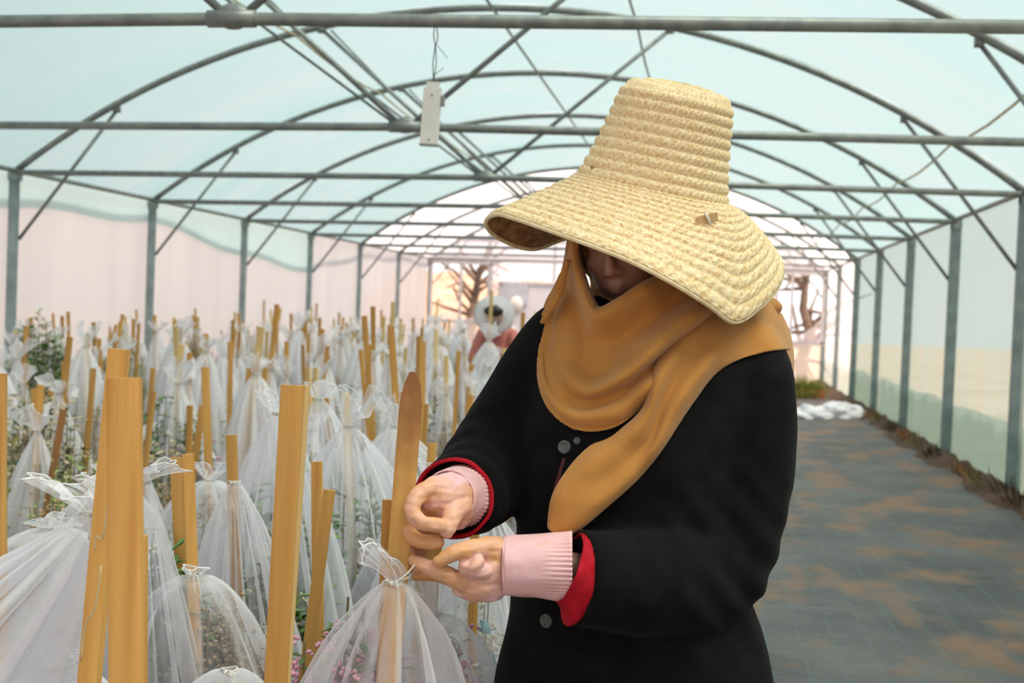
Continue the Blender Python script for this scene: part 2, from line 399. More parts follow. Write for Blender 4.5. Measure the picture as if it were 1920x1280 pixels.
for k in (0, 1):
    wn = thing('window_%d' % (k+1), None, None, ((wx[k][0]+wx[k][1])/2, YB, zlo[k]), kind='structure')
    x0, x1, z0, z1 = *wx[k], zlo[k], zhi[k]
    b = MB()
    for c, sz in ((((x0+x1)/2, YB-.03, z1), (x1-x0+.1, .07, .08)), (((x0+x1)/2, YB-.03, z0), (x1-x0+.1, .07, .08)),
                  ((x0, YB-.03, (z0+z1)/2), (.07, .07, z1-z0)), ((x1, YB-.03, (z0+z1)/2), (.07, .07, z1-z0))): b.box(c, sz)
    b.build('window_frame', M_frame, wn, smooth=False)
    MB().box((x0+(x1-x0)*(.5 if k == 0 else .33), YB-.03, (z0+z1)/2), (.06, .05, z1-z0)).build('mullion', M_frame, wn, smooth=False)
    # torn remains of sheeting round the opening
    b = MB(); nn = 16; G = []
    for j in range(nn+1):
        u = j/nn; x = x0+(x1-x0)*u
        zc = z0 + (z1-z0)*(.10+.30*abs(u-.4)**1.6*2 if k else .06+.10*math.sin(u*5)**2)
        G.append([Vector((x, YB-.02+.02*math.sin(j), z0)), Vector((x, YB-.03, zc))])
    b.grid(G); b.build('torn_film', M_end, wn)
dr = thing('door_1', None, None, (DX0, YB, 0), kind='structure')
b = MB()
for c, sz in ((((DX0+DX1)/2, YB-.06, DZ), (DX1-DX0, .06, .07)), ((DX0, YB-.06, DZ/2), (.06, .06, DZ)), ((DX1, YB-.06, DZ/2), (.06, .06, DZ))): b.box(c, sz)
b.build('door_frame', M_frame, dr, smooth=False)
MB().box(((DX0+DX1)/2, YB-.05, DZ/2), (DX1-DX0-.06, .02, DZ-.04)).build('door_leaf', pmat('pale_door', (.90, .87, .92), (.84, .80, .86)), dr, smooth=False)
p0, p1 = E_(944, 572, YB-.09), E_(990, 530, YB-.09)
nb = thing('notice_board', 'pale grey notice sheet hung on the far door', 'notice', ((p0.x+p1.x)/2, YB-.09, p0.z))
MB().box(((p0.x+p1.x)/2, YB-.085, (p0.z+p1.z)/2), (p1.x-p0.x, .02, p1.z-p0.z)).build('board', pmat('grey_notice', (.66, .68, .76)), nb, smooth=False)
bsk = MB().ell(((p0.x+p1.x)/2+.03, YB-.19, p0.z+.02), (.16, .10, .19))
tag(bsk.build('white_basin', M_white, origin=((p0.x+p1.x)/2+.03, YB-.12, p0.z-.15)), 'rounded white basin hung below the notice on the far door', 'basin')

# outside, behind the end wall and the right wall: bank, bare trees
M_bank = pmat('sandy_bank', (.60, .42, .30), (.40, .26, .18), scale=2.5, rough=.95)
b = MB(); G = []
for j in range(13):
    v = j/12; y = YB+3+v*7
    G.append([Vector((x, y, -.1+2.5*v**.8+.3*noise.noise(Vector((x*.8, y*.8, 0))))) for x in np.linspace(-10, 1.9, 60)])
b.grid(G); tag(b.build('sandy_bank', M_bank), 'sandy brown bank seen through the far window openings', 'bank', kind='structure')
M_bark = pmat('bare_bark', (.26, .19, .15), (.14, .10, .08), scale=9, rough=.9)
def bare_tree(x, y, h, seed, lab):
    rn = random.Random(seed); t = thing('bare_tree', lab, 'tree', (x, y, 0))
    b = MB(); trunk = [Vector((x+rn.uniform(-.1, .1)*k, y, h*k/5)) for k in range(6)]
    b.tube(trunk, [.16, .14, .12, .1, .08, .05], 8); b.build('trunk', M_bark, t)
    b = MB()
    for k in range(26):
        p = trunk[rn.randint(1, 4)]+Vector((0, 0, rn.uniform(-.2, .3))); d = Vector((rn.uniform(-1, 1), rn.uniform(-.5, .5), rn.uniform(-.25, 1.0))).normalized()
        L = rn.uniform(.6, 1.6); q = p+d*L*.5+Vector((0, 0, .05)); e = p+d*L+Vector((rn.uniform(-.2, .2), 0, rn.uniform(-.3, .2)))
        b.tube([p, q, e], [.055, .04, .02], 6)
    tag(b.build('branches', M_bark, t), kind='stuff')
bare_tree(E_(880, 560).x*1.06, YB+2.0, 2.6, 3, 'bare tree outside the far window left of the door')
bare_tree(E_(1512, 560).x*1.06, YB+2.2, 2.8, 11, 'bare tree outside the far window by the right wall')
# neighbouring tunnel seen through the right film
b = MB(); b.box((XR+5.5, Y0+4, .48), (.1, 34, 1.05)); 
tag(b.build('neighbour_wall', pmat('beige_outer_wall', (.80, .70, .60), (.6, .52, .45), scale=.8)), 'low beige wall outside, seen through the right film', 'wall', kind='structure')

# hanging white tag
tp, bt = P(817, 62, 4.75), P(808, 270, 4.75)
Yt = Y0-2*S-.03
a = PY(817, 66, Yt)
top = PY(812, 165, Yt-.0); bot = PY(804, 272, Yt)
ht = thing('hanging_tag', 'white rectangular plastic trap hung by wire from the topmost tie pipe', 'tag', tuple(a))
ax = (bot-top); L = ax.length; ax.normalize(); sd = Vector((1, 0, 0)); sd = (sd-ax*sd.dot(ax)).normalized(); th = ax.cross(sd)
Mt = Matrix((sd, th, ax)).transposed()
b = MB(); b.box((top+bot)/2, (.070, .022, L), Mt); b.box(top+ax*.004-ax*.012, (.05, .02, .03), Mt); b.build('tag_body', M_white, ht, smooth=False)
MB().box(bot, (.072, .03, .008), Mt).build('end_strip', M_pipe, ht, smooth=False)
MB().box(top+ax*.05+sd*.042, (.016, .02, .04), Mt).build('clip', M_pipe, ht, smooth=False)
for q in (top+ax*.03, bot-ax*.02): MB().tube([q-th*.0125, q+th*.0125], .004, 8).build('rivet', M_wire, ht)
b = MB(); ring = [a+Vector((0, .034*math.cos(t_), .034*math.sin(t_))) for t_ in np.linspace(0, 2*PI, 13)]
b.tube(ring, .0022, 6); c_ = a+Vector((0, 0, -.03)); top2 = top-ax*.02
b.tube([c_, (c_+top2)/2+Vector((-.006, 0, 0)), top2], .0022, 6); b.tube([c_, (c_+top2)/2+Vector((.008, 0, 0)), top2], .002, 6)
b.tube([c_, c_+Vector((.05, 0, -.06))], .0014, 5); b.tube([top2+Vector((0, 0, .03)), top2+Vector((.04, 0, .06))], .0014, 5)
b.build('wire', M_wire, ht)

# ================================================================== the woman
from mathutils.bvhtree import BVHTree
DW = 2.10
def Q(px, py, d): return P(px, py, DW-d)
def depth_of(p): return DW-(p-EYE).dot(FWD)
def remesh(ob, voxel, smooth=2, decimate=None):
    md = ob.modifiers.new('r', 'REMESH'); md.mode = 'VOXEL'; md.voxel_size = voxel; md.use_smooth_shade = True
    if smooth:
        ms = ob.modifiers.new('s', 'SMOOTH'); ms.iterations = smooth; ms.factor = .5
    if decimate:
        mdc = ob.modifiers.new('d', 'DECIMATE'); mdc.ratio = decimate
    dg = bpy.context.evaluated_depsgraph_get(); dg.update()
    me = bpy.data.meshes.new_from_object(ob.evaluated_get(dg)); me.name = ob.name
    ob.modifiers.clear(); ob.data = me; me.shade_smooth()
    return ob
def bvh_of(ob):
    me = ob.data; o = Vector(ob['_w'])
    return BVHTree.FromPolygons([v.co+o for v in me.vertices], [tuple(p.vertices) for p in me.polygons])
def hit(bv, px, py):
    d = (P(px, py, 1)-EYE).normalized(); h = bv.ray_cast(EYE, d)
    return h[0], h[1]
def displace(ob, fn):
    me = ob.data; o = Vector(ob['_w']); n = len(me.vertices)
    nor = [v.normal.copy() for v in me.vertices]
    for v, nn in zip(me.vertices, nor): v.co = v.co + nn*fn(v.co+o, nn)
    me.update()

M_skin = pmat('skin', (.36, .19, .14), (.30, .15, .11), rough=.5, scale=20, subsurf=.1)
M_coat = pmat('black_felt', (.0065, .0062, .0065), (.0035, .0035, .004), rough=.95, scale=25, sheen=.02, bump=.4, bscale=220, spec=.15)
M_scarf = pmat('mustard_cloth', (.54, .25, .062), (.46, .205, .048), rough=.9, scale=12, sheen=.25, bump=.35, bscale=420, spec=.2)
M_red = pmat('red_jersey', (.48, .008, .022), (.36, .005, .015), rough=.8, scale=30, spec=.2, bump=.3, bscale=200)
M_straw = None
M_trous = pmat('dark_trousers', (.02, .02, .024), rough=.9)
M_shoe = pmat('dark_rubber', (.02, .02, .02), rough=.5)
M_btn = pmat('grey_button', (.10, .12, .12), (.05, .06, .06), rough=.35, scale=120)
M_hair = pmat('black_hair', (.015, .012, .01), rough=.5)

# straw braid
m, nt, out = new_mat('straw_braid'); bs = N(nt, 'BsdfPrincipled'); nt.links.new(bs.outputs[0], out.inputs[0])
uv = N(nt, 'UVMap'); mp = N(nt, 'Mapping'); nt.links.new(uv.outputs[0], mp.inputs[0]); mp.inputs['Scale'].default_value = (1, 1, 1)
wv = N(nt, 'TexNoise'); wv.inputs['Scale'].default_value = 1.6; wv.inputs['Detail'].default_value = 3; nt.links.new(mp.outputs[0], wv.inputs['Vector'])
vo = N(nt, 'TexVoronoi'); mp2 = N(nt, 'Mapping'); mp2.inputs['Scale'].default_value = (1.0, 2.2, 1); nt.links.new(uv.outputs[0], mp2.inputs[0]); nt.links.new(mp2.outputs[0], vo.inputs['Vector']); vo.inputs['Scale'].default_value = 1.0
mr = N(nt, 'MapRange'); nt.links.new(wv.outputs['Fac'], mr.inputs[0]); mr.inputs[1].default_value = .35; mr.inputs[2].default_value = .66
c = mixc(nt, mr.outputs[0], (.90, .73, .43), (.66, .40, .15))
sc_ = N(nt, 'SeparateColor'); nt.links.new(vo.outputs['Color'], sc_.inputs[0])
m2_ = N(nt, 'MapRange'); nt.links.new(sc_.outputs[0], m2_.inputs[0]); m2_.inputs[1].default_value = .1; m2_.inputs[2].default_value = 1.0; m2_.inputs[3].default_value = 0; m2_.inputs[4].default_value = .75
c = mixc(nt, m2_.outputs[0], c, (.93, .80, .55))
nt.links.new(c, bs.inputs['Base Color']); bs.inputs['Roughness'].default_value = .55
bp = N(nt, 'Bump'); bp.inputs['Strength'].default_value = .55; bp.inputs['Distance'].default_value = .0018
nt.links.new(vo.outputs['Distance'], bp.inputs['Height']); bp.invert = True; nt.links.new(bp.outputs[0], bs.inputs['Normal'])
M_straw = m

# glove: pink, dusted tan on the fingers (stain follows the point attribute painted per finger)
m, nt, out = new_mat('pink_glove'); bs = N(nt, 'BsdfPrincipled'); nt.links.new(bs.outputs[0], out.inputs[0])
at = N(nt, 'Attribute', attribute_name='dust'); f, g = noise_fac(nt, 38, 4, 'Object', None, .3, .7)
ad = N(nt, 'Math', operation='MULTIPLY_ADD'); nt.links.new(f, ad.inputs[0]); ad.inputs[1].default_value = .45; nt.links.new(at.outputs['Fac'], ad.inputs[2])
sb = N(nt, 'Math', operation='SUBTRACT', use_clamp=True); nt.links.new(ad.outputs[0], sb.inputs[0]); sb.inputs[1].default_value = .17
c = mixc(nt, sb.outputs[0], (.84, .52, .56), (.72, .36, .16)); nt.links.new(c, bs.inputs['Base Color'])
bs.inputs['Roughness'].default_value = .55; bs.inputs['Subsurface Weight'].default_value = .1; bs.inputs['Subsurface Radius'].default_value = (.01, .005, .004)
_, g2 = noise_fac(nt, 55, 3, 'Object'); bp = N(nt, 'Bump'); bp.inputs['Strength'].default_value = .25; bp.inputs['Distance'].default_value = .004
nt.links.new(g2, bp.inputs['Height']); nt.links.new(bp.outputs[0], bs.inputs['Normal'])
M_glove = m

CB = Q(1190, 1100, -.02); FX, FY = CB.x-.02, CB.y+.02     # where she stands
woman = thing('person', 'person in straw hat, mustard scarf, black coat and pink gloves bending over a stake', 'person', (FX, FY, 0))

# --- coat
def torso_ring(py, xl, xr, d0, dh, n=40, pw=2.3):
    cx, hw = (xl+xr)/2, (xr-xl)/2; r = []
    for j in range(n):
        a = 2*PI*j/n; ca, sa = math.cos(a), math.sin(a)
        ca = math.copysign(abs(ca)**(2/pw), ca); sa = math.copysign(abs(sa)**(2/pw), sa)
        r.append(Q(cx+hw*ca, py, d0+dh*sa))
    return r
TR = [(548, 1110, 1300, -.05, .05), (580, 1050, 1390, -.04, .085), (620, 1020, 1440, -.03, .105), (690, 995, 1450, -.01, .125), (780, 982, 1430, .0, .14),
      (880, 975, 1405, .01, .145), (980, 973, 1400, .01, .14), (1060, 962, 1405, .01, .14), (1140, 955, 1420, .0, .15), (1220, 938, 1440, .0, .16), (1300, 925, 1455, .0, .165), (1400, 915, 1465, .0, .17), (1470, 912, 1468, 0, .17)]
b = MB()
G = [torso_ring(*t) for t in TR]; G[0:0] = [[sum(G[0], Vector())/40]*40]; G.append([sum(G[-1], Vector())/40]*40)
b.grid(G, closed=True)
def limb(b, pts, n=26, seg=18, sq=None):
    pp = catmull([Q(*p[:3]) for p in pts], n); rs = interp(None, [p[3] for p in pts], n)
    b.tube(pp, rs, seg, squash=sq); b.ell(pp[0], (rs[0],)*3, nu=seg, nv=10)
    return pp, rs
limb(b, [(1385, 665, -.03, .078), (1408, 740, .0, .080), (1402, 860, .02, .082), (1372, 980, .035, .086), (1338, 1072, .06, .092), (1255, 1092, .12, .090), (1180, 1090, .165, .082), (1080, 1082, .20, .080)])
limb(b, [(1058, 640, -.04, .070), (1005, 720, -.04, .076), (955, 800, -.045, .082), (922, 862, -.02, .086), (892, 905, .03, .082), (868, 925, .08, .074), (853, 932, .125, .068)])
coat = b.build('coat', M_coat, woman); remesh(coat, .0085, 6)
def wr(p, n):
    a = noise.noise(Vector((p.x*9, p.y*7, p.z*5)))*.009+noise.noise(Vector((p.x*20, p.y*16, p.z*11))+Vector((3, 1, 2)))*.0042
    q = (p-Q(900, 880, .05)).length
    if q < .16: a += .0035*math.sin((p-Q(900, 880, .05)).dot((Q(853, 932, .125)-Q(922, 862, -.02)).normalized())*150)*(1-q/.16)
    q = (p-Q(1350, 1060, .1)).length
    if q < .2: a += .005*math.sin((p.z*1.0+(p-CB).dot(RGT)*1.2)*75)*(1-q/.2)
    return a
displace(coat, wr)
BC = bvh_of(coat)
def on(px, py, off=.003, bv=None):
    p, n = hit(bv or BC, px, py)
    return p+n*off, n
# placket, seam and buttons
PLK = [(1085, 815), (1066, 880), (1047, 960), (1040, 998)]
def strip(pts, w, off, name, mat, parent, bv=None, thick=.003):
    ps = catmull([Vector((x, y, 0)) for x, y in pts], 24); G = []
    for k, p in enumerate(ps):
        row = []
        for s in (-1, -.6, 0, .6, 1):
            h, n = hit(bv or BC, p.x+s*w, p.y); row.append(h+n*(off+(thick if abs(s) < 1 else -.002)))
        G.append(row)
    return MB().grid(G).build(name, mat, parent)
strip(PLK, 15, .0005, 'placket', M_coat, coat)
strip([(1045, 1130), (1028, 1170), (1012, 1220), (1005, 1275)], 15, .0005, 'placket', M_coat, coat)
def button(px, py, r):
    c, n = on(px, py, .004); q = n.to_track_quat('Z', 'Y').to_matrix(); b = MB()
    vs = []; 
    prof = [(0, .0012), (r*.55, .0012), (r*.7, .0026), (r*.92, .0026), (r, .001), (r, -.003)]
    for rr, z in prof:
        for j in range(20): vs.append(c + q @ Vector((rr*math.cos(j*PI/10), rr*math.sin(j*PI/10), z)))
    b.add(vs, [(i*20+j, i*20+(j+1) % 20, (i+1)*20+(j+1) % 20, (i+1)*20+j) for i in range(5) for j in range(20)])
    return b.build('button', M_btn, coat)
button(1060, 838, .0115); button(1026, 1163, .0115); button(1084, 826, .006)
# red lining seen at the coat opening
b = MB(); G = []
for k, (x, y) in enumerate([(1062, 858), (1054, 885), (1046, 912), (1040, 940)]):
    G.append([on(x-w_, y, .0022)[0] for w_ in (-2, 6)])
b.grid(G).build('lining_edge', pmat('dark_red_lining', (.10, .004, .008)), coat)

# --- body under the clothes: one surface
HC = Q(1168, 452, -.01)                                    # head centre
fn = (RGT*-.34 + UPV*-.36 + FWD*-.86).normalized()         # where the face looks
fu = (UPV*.93 + RGT*-.06 - fn*(UPV*.93 + RGT*-.06).dot(fn)).normalized(); fr = fu.cross(fn).normalized() * -1
Mh = Matrix((fr, fn, fu)).transposed()                     # x: right of the face in view, y: forward, z: up
def Hh(x, y, z): return HC + Mh @ Vector((x, y, z))
b = MB()
b.ell(Hh(0, -.015, .03), (.074, .092, .095), Mh, 28, 20)       # skull
b.ell(Hh(0, .018, -.035), (.060, .066, .075), Mh, 24, 16)      # face
b.ell(Hh(0, .040, -.088), (.030, .032, .024), Mh, 16, 12)      # chin
for s in (-1, 1):
    b.ell(Hh(s*.034, .050, -.022), (.024, .024, .022), Mh, 14, 10)   # cheek
    b.ell(Hh(s*.072, -.005, -.005), (.010, .020, .032), Mh, 12, 8)   # ear
    b.ell(Hh(s*.0125, .086, -.030), (.0085, .0095, .0075), Mh, 12, 8) # nostril
    b.ell(Hh(s*.030, .068, .022), (.017, .011, .009), Mh, 12, 8)     # lid
    b.tube([Hh(s*.012, .080, .040), Hh(s*.030, .080, .045), Hh(s*.050, .064, .038)], [.006, .007, .005], 8)
b.tube([Hh(0, .076, .030), Hh(0, .088, .0), Hh(0, .098, -.024)], [.008, .0085, .011], 10)
b.ell(Hh(0, .097, -.026), (.011, .011, .009), Mh, 12, 8)
b.tube([Hh(-.022, .074, -.058), Hh(-.008, .085, -.053), Hh(0, .084, -.055), Hh(.008, .085, -.053), Hh(.022, .074, -.058)], [.003, .006, .005, .006, .003], 8)
b.tube([Hh(-.018, .074, -.064), Hh(0, .083, -.067), Hh(.018, .074, -.064)], [.003, .0072, .003], 8)
def L(b, pts, n=14, seg=14):
    pp = catmull([p for p, r in pts], n); rs = interp(None, [r for p, r in pts], n); b.tube(pp, rs, seg); b.ell(pp[0], (rs[0],)*3, nu=12, nv=8); b.ell(pp[-1], (rs[-1],)*3, nu=12, nv=8)
L(b, [(Hh(0, -.02, -.02), .05), (Q(1190, 540, -.03), .052), (Q(1205, 600, -.03), .07)])
L(b, [(Q(1205, 620, -.03), .09), (Q(1210, 760, 0), .11), (Q(1195, 950, 0), .105), (Q(1190, 1100, 0), .11), (Q(1190, 1330, 0), .12)])
L(b, [(Q(1100, 640, -.03), .05), (Q(1320, 655, -.03), .05)])
L(b, [(Q(1385, 670, -.02), .045), (Q(1400, 860, .02), .042), (Q(1345, 1060, .05), .04), (Q(1200, 1088, .15), .034), (Q(1060, 1065, .2), .027), (Q(960, 1062, .205), .026)])
L(b, [(Q(1058, 645, -.03), .045), (Q(955, 800, -.04), .042), (Q(915, 870, -.01), .040), (Q(868, 925, .08), .030), (Q(860, 930, .14), .026)])
HIP = Vector((FX, FY, .80))
sdv = Vector((RGT.x, RGT.y, 0)).normalized(); fwv = Vector((-.55, -.83, 0)).normalized()
for s in (-1, 1):
    q = HIP+sdv*s*.10
    L(b, [(q, .10), (q+Vector((0, 0, -.35))+fwv*.03, .065), (q+Vector((0, 0, -.70)), .042), (q+Vector((0, 0, -.745)), .04)])
    L(b, [(q+Vector((0, 0, -.745))-fwv*.03, .034), (q+Vector((0, 0, -.77))+fwv*.10, .022)])
body = b.build('body', M_skin, woman); remesh(body, .0055, 2)

for s in (-1, 1):
    q = HIP+sdv*s*.105
    b = MB(); pp = catmull([q+Vector((0, 0, -.07)), q+Vector((0, 0, -.18)), q+Vector((0, 0, -.4))+fwv*.03, q+Vector((0, 0, -.72))], 20)
    b.tube(pp, interp(None, [.105, .105, .092, .082], 20), 22); o = b.build('trouser_leg', M_trous, woman)
    b = MB(); z0 = q+Vector((0, 0, -.8)); Mf = Matrix((sdv, fwv, Vector((0, 0, 1)))).transposed()
    b.ell(z0+fwv*.06+Vector((0, 0, .045)), (.048, .135, .045), Mf, 20, 12); b.ell(z0-fwv*.02+Vector((0, 0, .07)), (.044, .055, .065), Mf, 18, 10)
    b.box(z0+fwv*.055+Vector((0, 0, .012)), (.088, .25, .024), Mf)
    o = b.build('shoe', M_shoe, woman); remesh(o, .007, 3)

# --- scarf
def sgrid(curves, nl, nc, name, mat, parent, thick=.004, bv=None, minoff=.008, lump=.0):
    rows = [catmull([Q(*p) for p in c], nl) for c in curves]
    G = []
    for i in range(nl):
        col = catmull([r[i] for r in rows], nc)
        G.append(col)
    if bv:
        for i in range(nl):
            for j in range(nc):
                p = G[i][j]; d = (p-EYE); L_ = d.length; d.normalize()
                h = bv.ray_cast(EYE, d)
                if h[0] is not None and (h[0]-EYE).length < L_+minoff and (h[0]-EYE).length > L_-.06: G[i][j] = EYE+d*((h[0]-EYE).length-minoff)
    if lump:
        for i in range(nl):
            for j in range(nc): G[i][j] = G[i][j]-FWD*lump*noise.noise(G[i][j]*22)
    b = MB(); b.grid(G); o = b.build(name, mat, parent)
    md = o.modifiers.new('solid', 'SOLIDIFY'); md.thickness = thick; md.offset = 0
    return o
def rolled(c0, n):  # close a fold: push an edge back so the layer ends in a rounded hem
    return [(x, y, d-.012) for x, y, d in c0]
cowl = [
 [(1082, 440, -0.070), (1094, 505, 0.000), (1110, 552, 0.040), (1130, 580, 0.055), (1162, 568, 0.060), (1207, 542, 0.050), (1264, 517, 0.000), (1312, 497, -0.090)],
 [(1070, 440, -0.050), (1079, 492, 0.035), (1097, 543, 0.085), (1117, 577, 0.108), (1155, 562, 0.115), (1205, 530, 0.100), (1262, 505, 0.040), (1310, 490, -0.060)],
 [(1067, 440, -0.050), (1075, 500, 0.045), (1094, 556, 0.098), (1118, 592, 0.126), (1160, 578, 0.130), (1212, 545, 0.115), (1275, 516, 0.050), (1325, 496, -0.060)],
 [(1063, 460, -0.050), (1073, 525, 0.028), (1094, 590, 0.076), (1118, 632, 0.094), (1165, 612, 0.102), (1225, 572, 0.092), (1292, 530, 0.039), (1345, 505, -0.050)],
 [(1060, 480, -0.050), (1070, 560, 0.027), (1098, 630, 0.074), (1124, 672, 0.088), (1172, 640, 0.102), (1240, 592, 0.092), (1310, 545, 0.045), (1362, 515, -0.050)],
 [(1056, 500, -0.050), (1056, 585, 0.037), (1078, 655, 0.090), (1120, 706, 0.118), (1180, 676, 0.151), (1248, 618, 0.146), (1320, 562, 0.084), (1378, 525, -0.040)],
 [(1052, 515, -0.050), (1041, 608, 0.037), (1052, 688, 0.100), (1098, 735, 0.141), (1172, 708, 0.166), (1246, 646, 0.156), (1325, 580, 0.094), (1392, 535, -0.040)],
 [(1050, 530, -0.050), (1028, 630, 0.024), (1032, 712, 0.077), (1085, 756, 0.112), (1160, 735, 0.132), (1235, 676, 0.124), (1322, 602, 0.080), (1402, 548, -0.040)],
 [(1047, 540, -0.050), (1018, 645, 0.032), (1024, 730, 0.095), (1076, 778, 0.142), (1155, 768, 0.164), (1230, 712, 0.154), (1318, 630, 0.102), (1410, 560, -0.030)],
 [(1045, 548, -0.050), (1010, 660, 0.010), (1018, 745, 0.075), (1070, 798, 0.125), (1150, 796, 0.150), (1226, 742, 0.140), (1315, 650, 0.090), (1415, 575, -0.030)],
 [(1047, 548, -0.060), (1014, 662, -0.010), (1024, 750, 0.055), (1076, 803, 0.105), (1150, 801, 0.130), (1224, 748, 0.120), (1312, 655, 0.070), (1415, 580, -0.050)]]
scarf = sgrid(cowl, 90, 70, 'scarf', M_scarf, woman, .004, BC, .006, .009)
tail = [
 [(1425, 560, -.12), (1385, 555, -.03), (1330, 580, .05), (1262, 640, .112), (1228, 690, .142), (1206, 765, .158), (1150, 815, .150), (1105, 838, .15), (1065, 880, .16), (1036, 930, .17), (1028, 985, .175)],
 [(1435, 562, -.12), (1398, 565, -.02), (1340, 595, .07), (1275, 655, .140), (1238, 710, .168), (1214, 780, .180), (1165, 830, .178), (1115, 862, .178), (1072, 905, .182), (1042, 950, .185), (1030, 992, .182)],
 [(1445, 570, -.12), (1412, 580, -.02), (1358, 615, .08), (1292, 680, .135), (1250, 745, .155), (1222, 815, .165), (1180, 860, .175), (1128, 900, .182), (1085, 935, .188), (1052, 968, .190), (1036, 997, .184)],
 [(1455, 585, -.12), (1428, 598, -.02), (1375, 632, .08), (1310, 700, .150), (1262, 770, .172), (1228, 838, .182), (1190, 885, .182), (1140, 928, .186), (1096, 960, .190), (1062, 985, .190), (1042, 1001, .184)],
 [(1468, 610, -.12), (1445, 620, -.03), (1395, 645, .06), (1328, 702, .128), (1278, 780, .150), (1234, 850, .165), (1196, 895, .168), (1148, 938, .174), (1104, 974, .182), (1068, 998, .184), (1045, 1004, .180)],
 [(1480, 655, -.12), (1470, 655, -.045), (1425, 662, .035), (1350, 692, .100), (1282, 780, .125), (1222, 862, .140), (1180, 912, .148), (1138, 948, .158), (1096, 984, .170), (1062, 1004, .176), (1040, 1006, .176)]]
sgrid(tail, 80, 40, 'scarf_tail', M_scarf, scarf, .004, BC, .006, .004)
shoulder = [
 [(1465, 590, -.20), (1430, 560, -.16), (1400, 545, -.09), (1380, 550, -.05)],
 [(1478, 620, -.20), (1452, 590, -.14), (1425, 570, -.07), (1395, 575, -.02)],
 [(1486, 660, -.20), (1472, 622, -.13), (1450, 600, -.07), (1420, 600, -.02)],
 [(1486, 705, -.18), (1480, 660, -.12), (1466, 630, -.08), (1440, 620, -.03)],
 [(1480, 712, -.12), (1478, 680, -.085), (1470, 660, -.06), (1452, 652, -.03)]]
sgrid(shoulder, 24, 24, 'scarf_shoulder', M_scarf, scarf, .005)
# hood around head and neck, behind the face
b = MB(); G = []
for i in range(20):
    ph = PI*i/19
    row = []
    for j in range(25):
        th = PI*.80+ (PI*1.4)*j/24 + 0   # wraps the back
        row.append(Hh(.088*math.sin(ph)*math.cos(th), -.012+.112*math.sin(ph)*math.sin(th), .025+.115*math.cos(ph)))
    G.append(row)
b.grid(G); o = b.build('hood', M_scarf, scarf); md = o.modifiers.new('s', 'SOLIDIFY'); md.thickness = .004
b = MB(); pp = catmull([Hh(0, -.03, .0), Hh(0, -.035, -.07), Q(1200, 590, -.05), Q(1215, 640, -.045)], 12)
b.tube(pp, interp(None, [.088, .080, .090, .11], 12), 26); b.build('neck_wrap', M_scarf, scarf)
# left edge band of the hood beside the face
band = [[(1070, 440, .0), (1068, 480, .02), (1082, 530, .055), (1100, 570, .09)], [(1075, 438, .02), (1075, 482, .045), (1088, 530, .08), (1108, 574, .11)], [(1085, 436, .02), (1084, 480, .04), (1096, 528, .075), (1116, 574, .10)]]
sgrid(band, 24, 10, 'face_band', M_scarf, scarf, .004)
# tassels at the left
b = MB(); rn = random.Random(4)
for k in range(7):
    x0, y0 = 1062-k*1.5, 505+k*6
    b.tube(catmull([Q(x0+4, y0-18, .045), Q(x0-8+rn.uniform(-3, 3), y0+14, .05+k*.002), Q(x0-24, y0+44, .045+k*.002), Q(x0-34+rn.uniform(-6, 4), min(608, y0+66+rn.uniform(-8, 14)), .04+k*.002)], 10), [.004]*3+[.0055]*5+[.0045, .003], 8)
b.build('tassel', M_scarf, scarf)
b = MB()
for k in range(3):
    b.tube(catmull([Q(1075, 985+3*k, .165), Q(1084+4*k, 997, .16), Q(1090+3*k, 1012-3*k, .15)], 8), .004, 8)
b.build('tassel', M_scarf, scarf)
knot = [[(1400, 585, -.14), (1430, 560, -.15), (1452, 562, -.16), (1464, 572, -.16)], [(1405, 592, -.12), (1432, 578, -.12), (1455, 572, -.13), (1465, 577, -.14)],
        [(1412, 600, -.12), (1434, 592, -.12), (1452, 590, -.14), (1462, 583, -.15)], [(1415, 600, -.15), (1430, 600, -.15), (1440, 604, -.16), (1452, 598, -.17)]]
sgrid(knot, 16, 12, 'knot_end', M_scarf, scarf, .005)

# --- hat
A = (UPV*.975+RGT*.215-FWD*.16).normalized(); Bx = (RGT-A*RGT.dot(A)).normalized(); Cx = A.cross(Bx) * 1.0
if Cx.dot(FWD) > 0: Cx = -Cx
HQ = Q(1222, 358, -.01)
RIM = [(180, 911, 418, 0.0), (166, 930, 401, .055), (150, 972, 411, .105), (125, 1055, 440, .170), (95, 1172, 484, .21), (70, 1262, 530, .215), (52, 1330, 572, .185), (37, 1378, 603, .140),
       (22, 1428, 572, .075), (6, 1462, 530, .0), (-14, 1462, 492, -.08), (-40, 1415, 462, -.17), (-75, 1280, 425, -.23), (-110, 1150, 425, -.235), (-138, 1062, 446, -.18), (-158, 998, 466, -.11), (-172, 936, 446, -.045)]
rim_pts = [Q(x, y, d) for _, x, y, d in RIM]; rim_ang = [a for a, *_ in RIM]
def rim(th):
    t = math.degrees(th) % 360
    if t > 180: t -= 360
    n = len(RIM)
    for k in range(n):
        a0 = rim_ang[k]; a1 = rim_ang[(k+1) % n] if k < n-1 else -180
        if a1 <= t <= a0:
            u = (a0-t)/(a0-a1); p0, p1, p2, p3 = rim_pts[k-1], rim_pts[k], rim_pts[(k+1) % n], rim_pts[(k+2) % n]
            return 0.5*((2*p1)+(p2-p0)*u+(2*p0-5*p1+4*p2-p3)*u*u+(3*p1-p0-3*p2+p3)*u*u*u)
    return rim_pts[0]
NT, RT, RC, RB = 420, 4, 9, 12           # angular steps; rows on top, crown, brim
HCR = .168
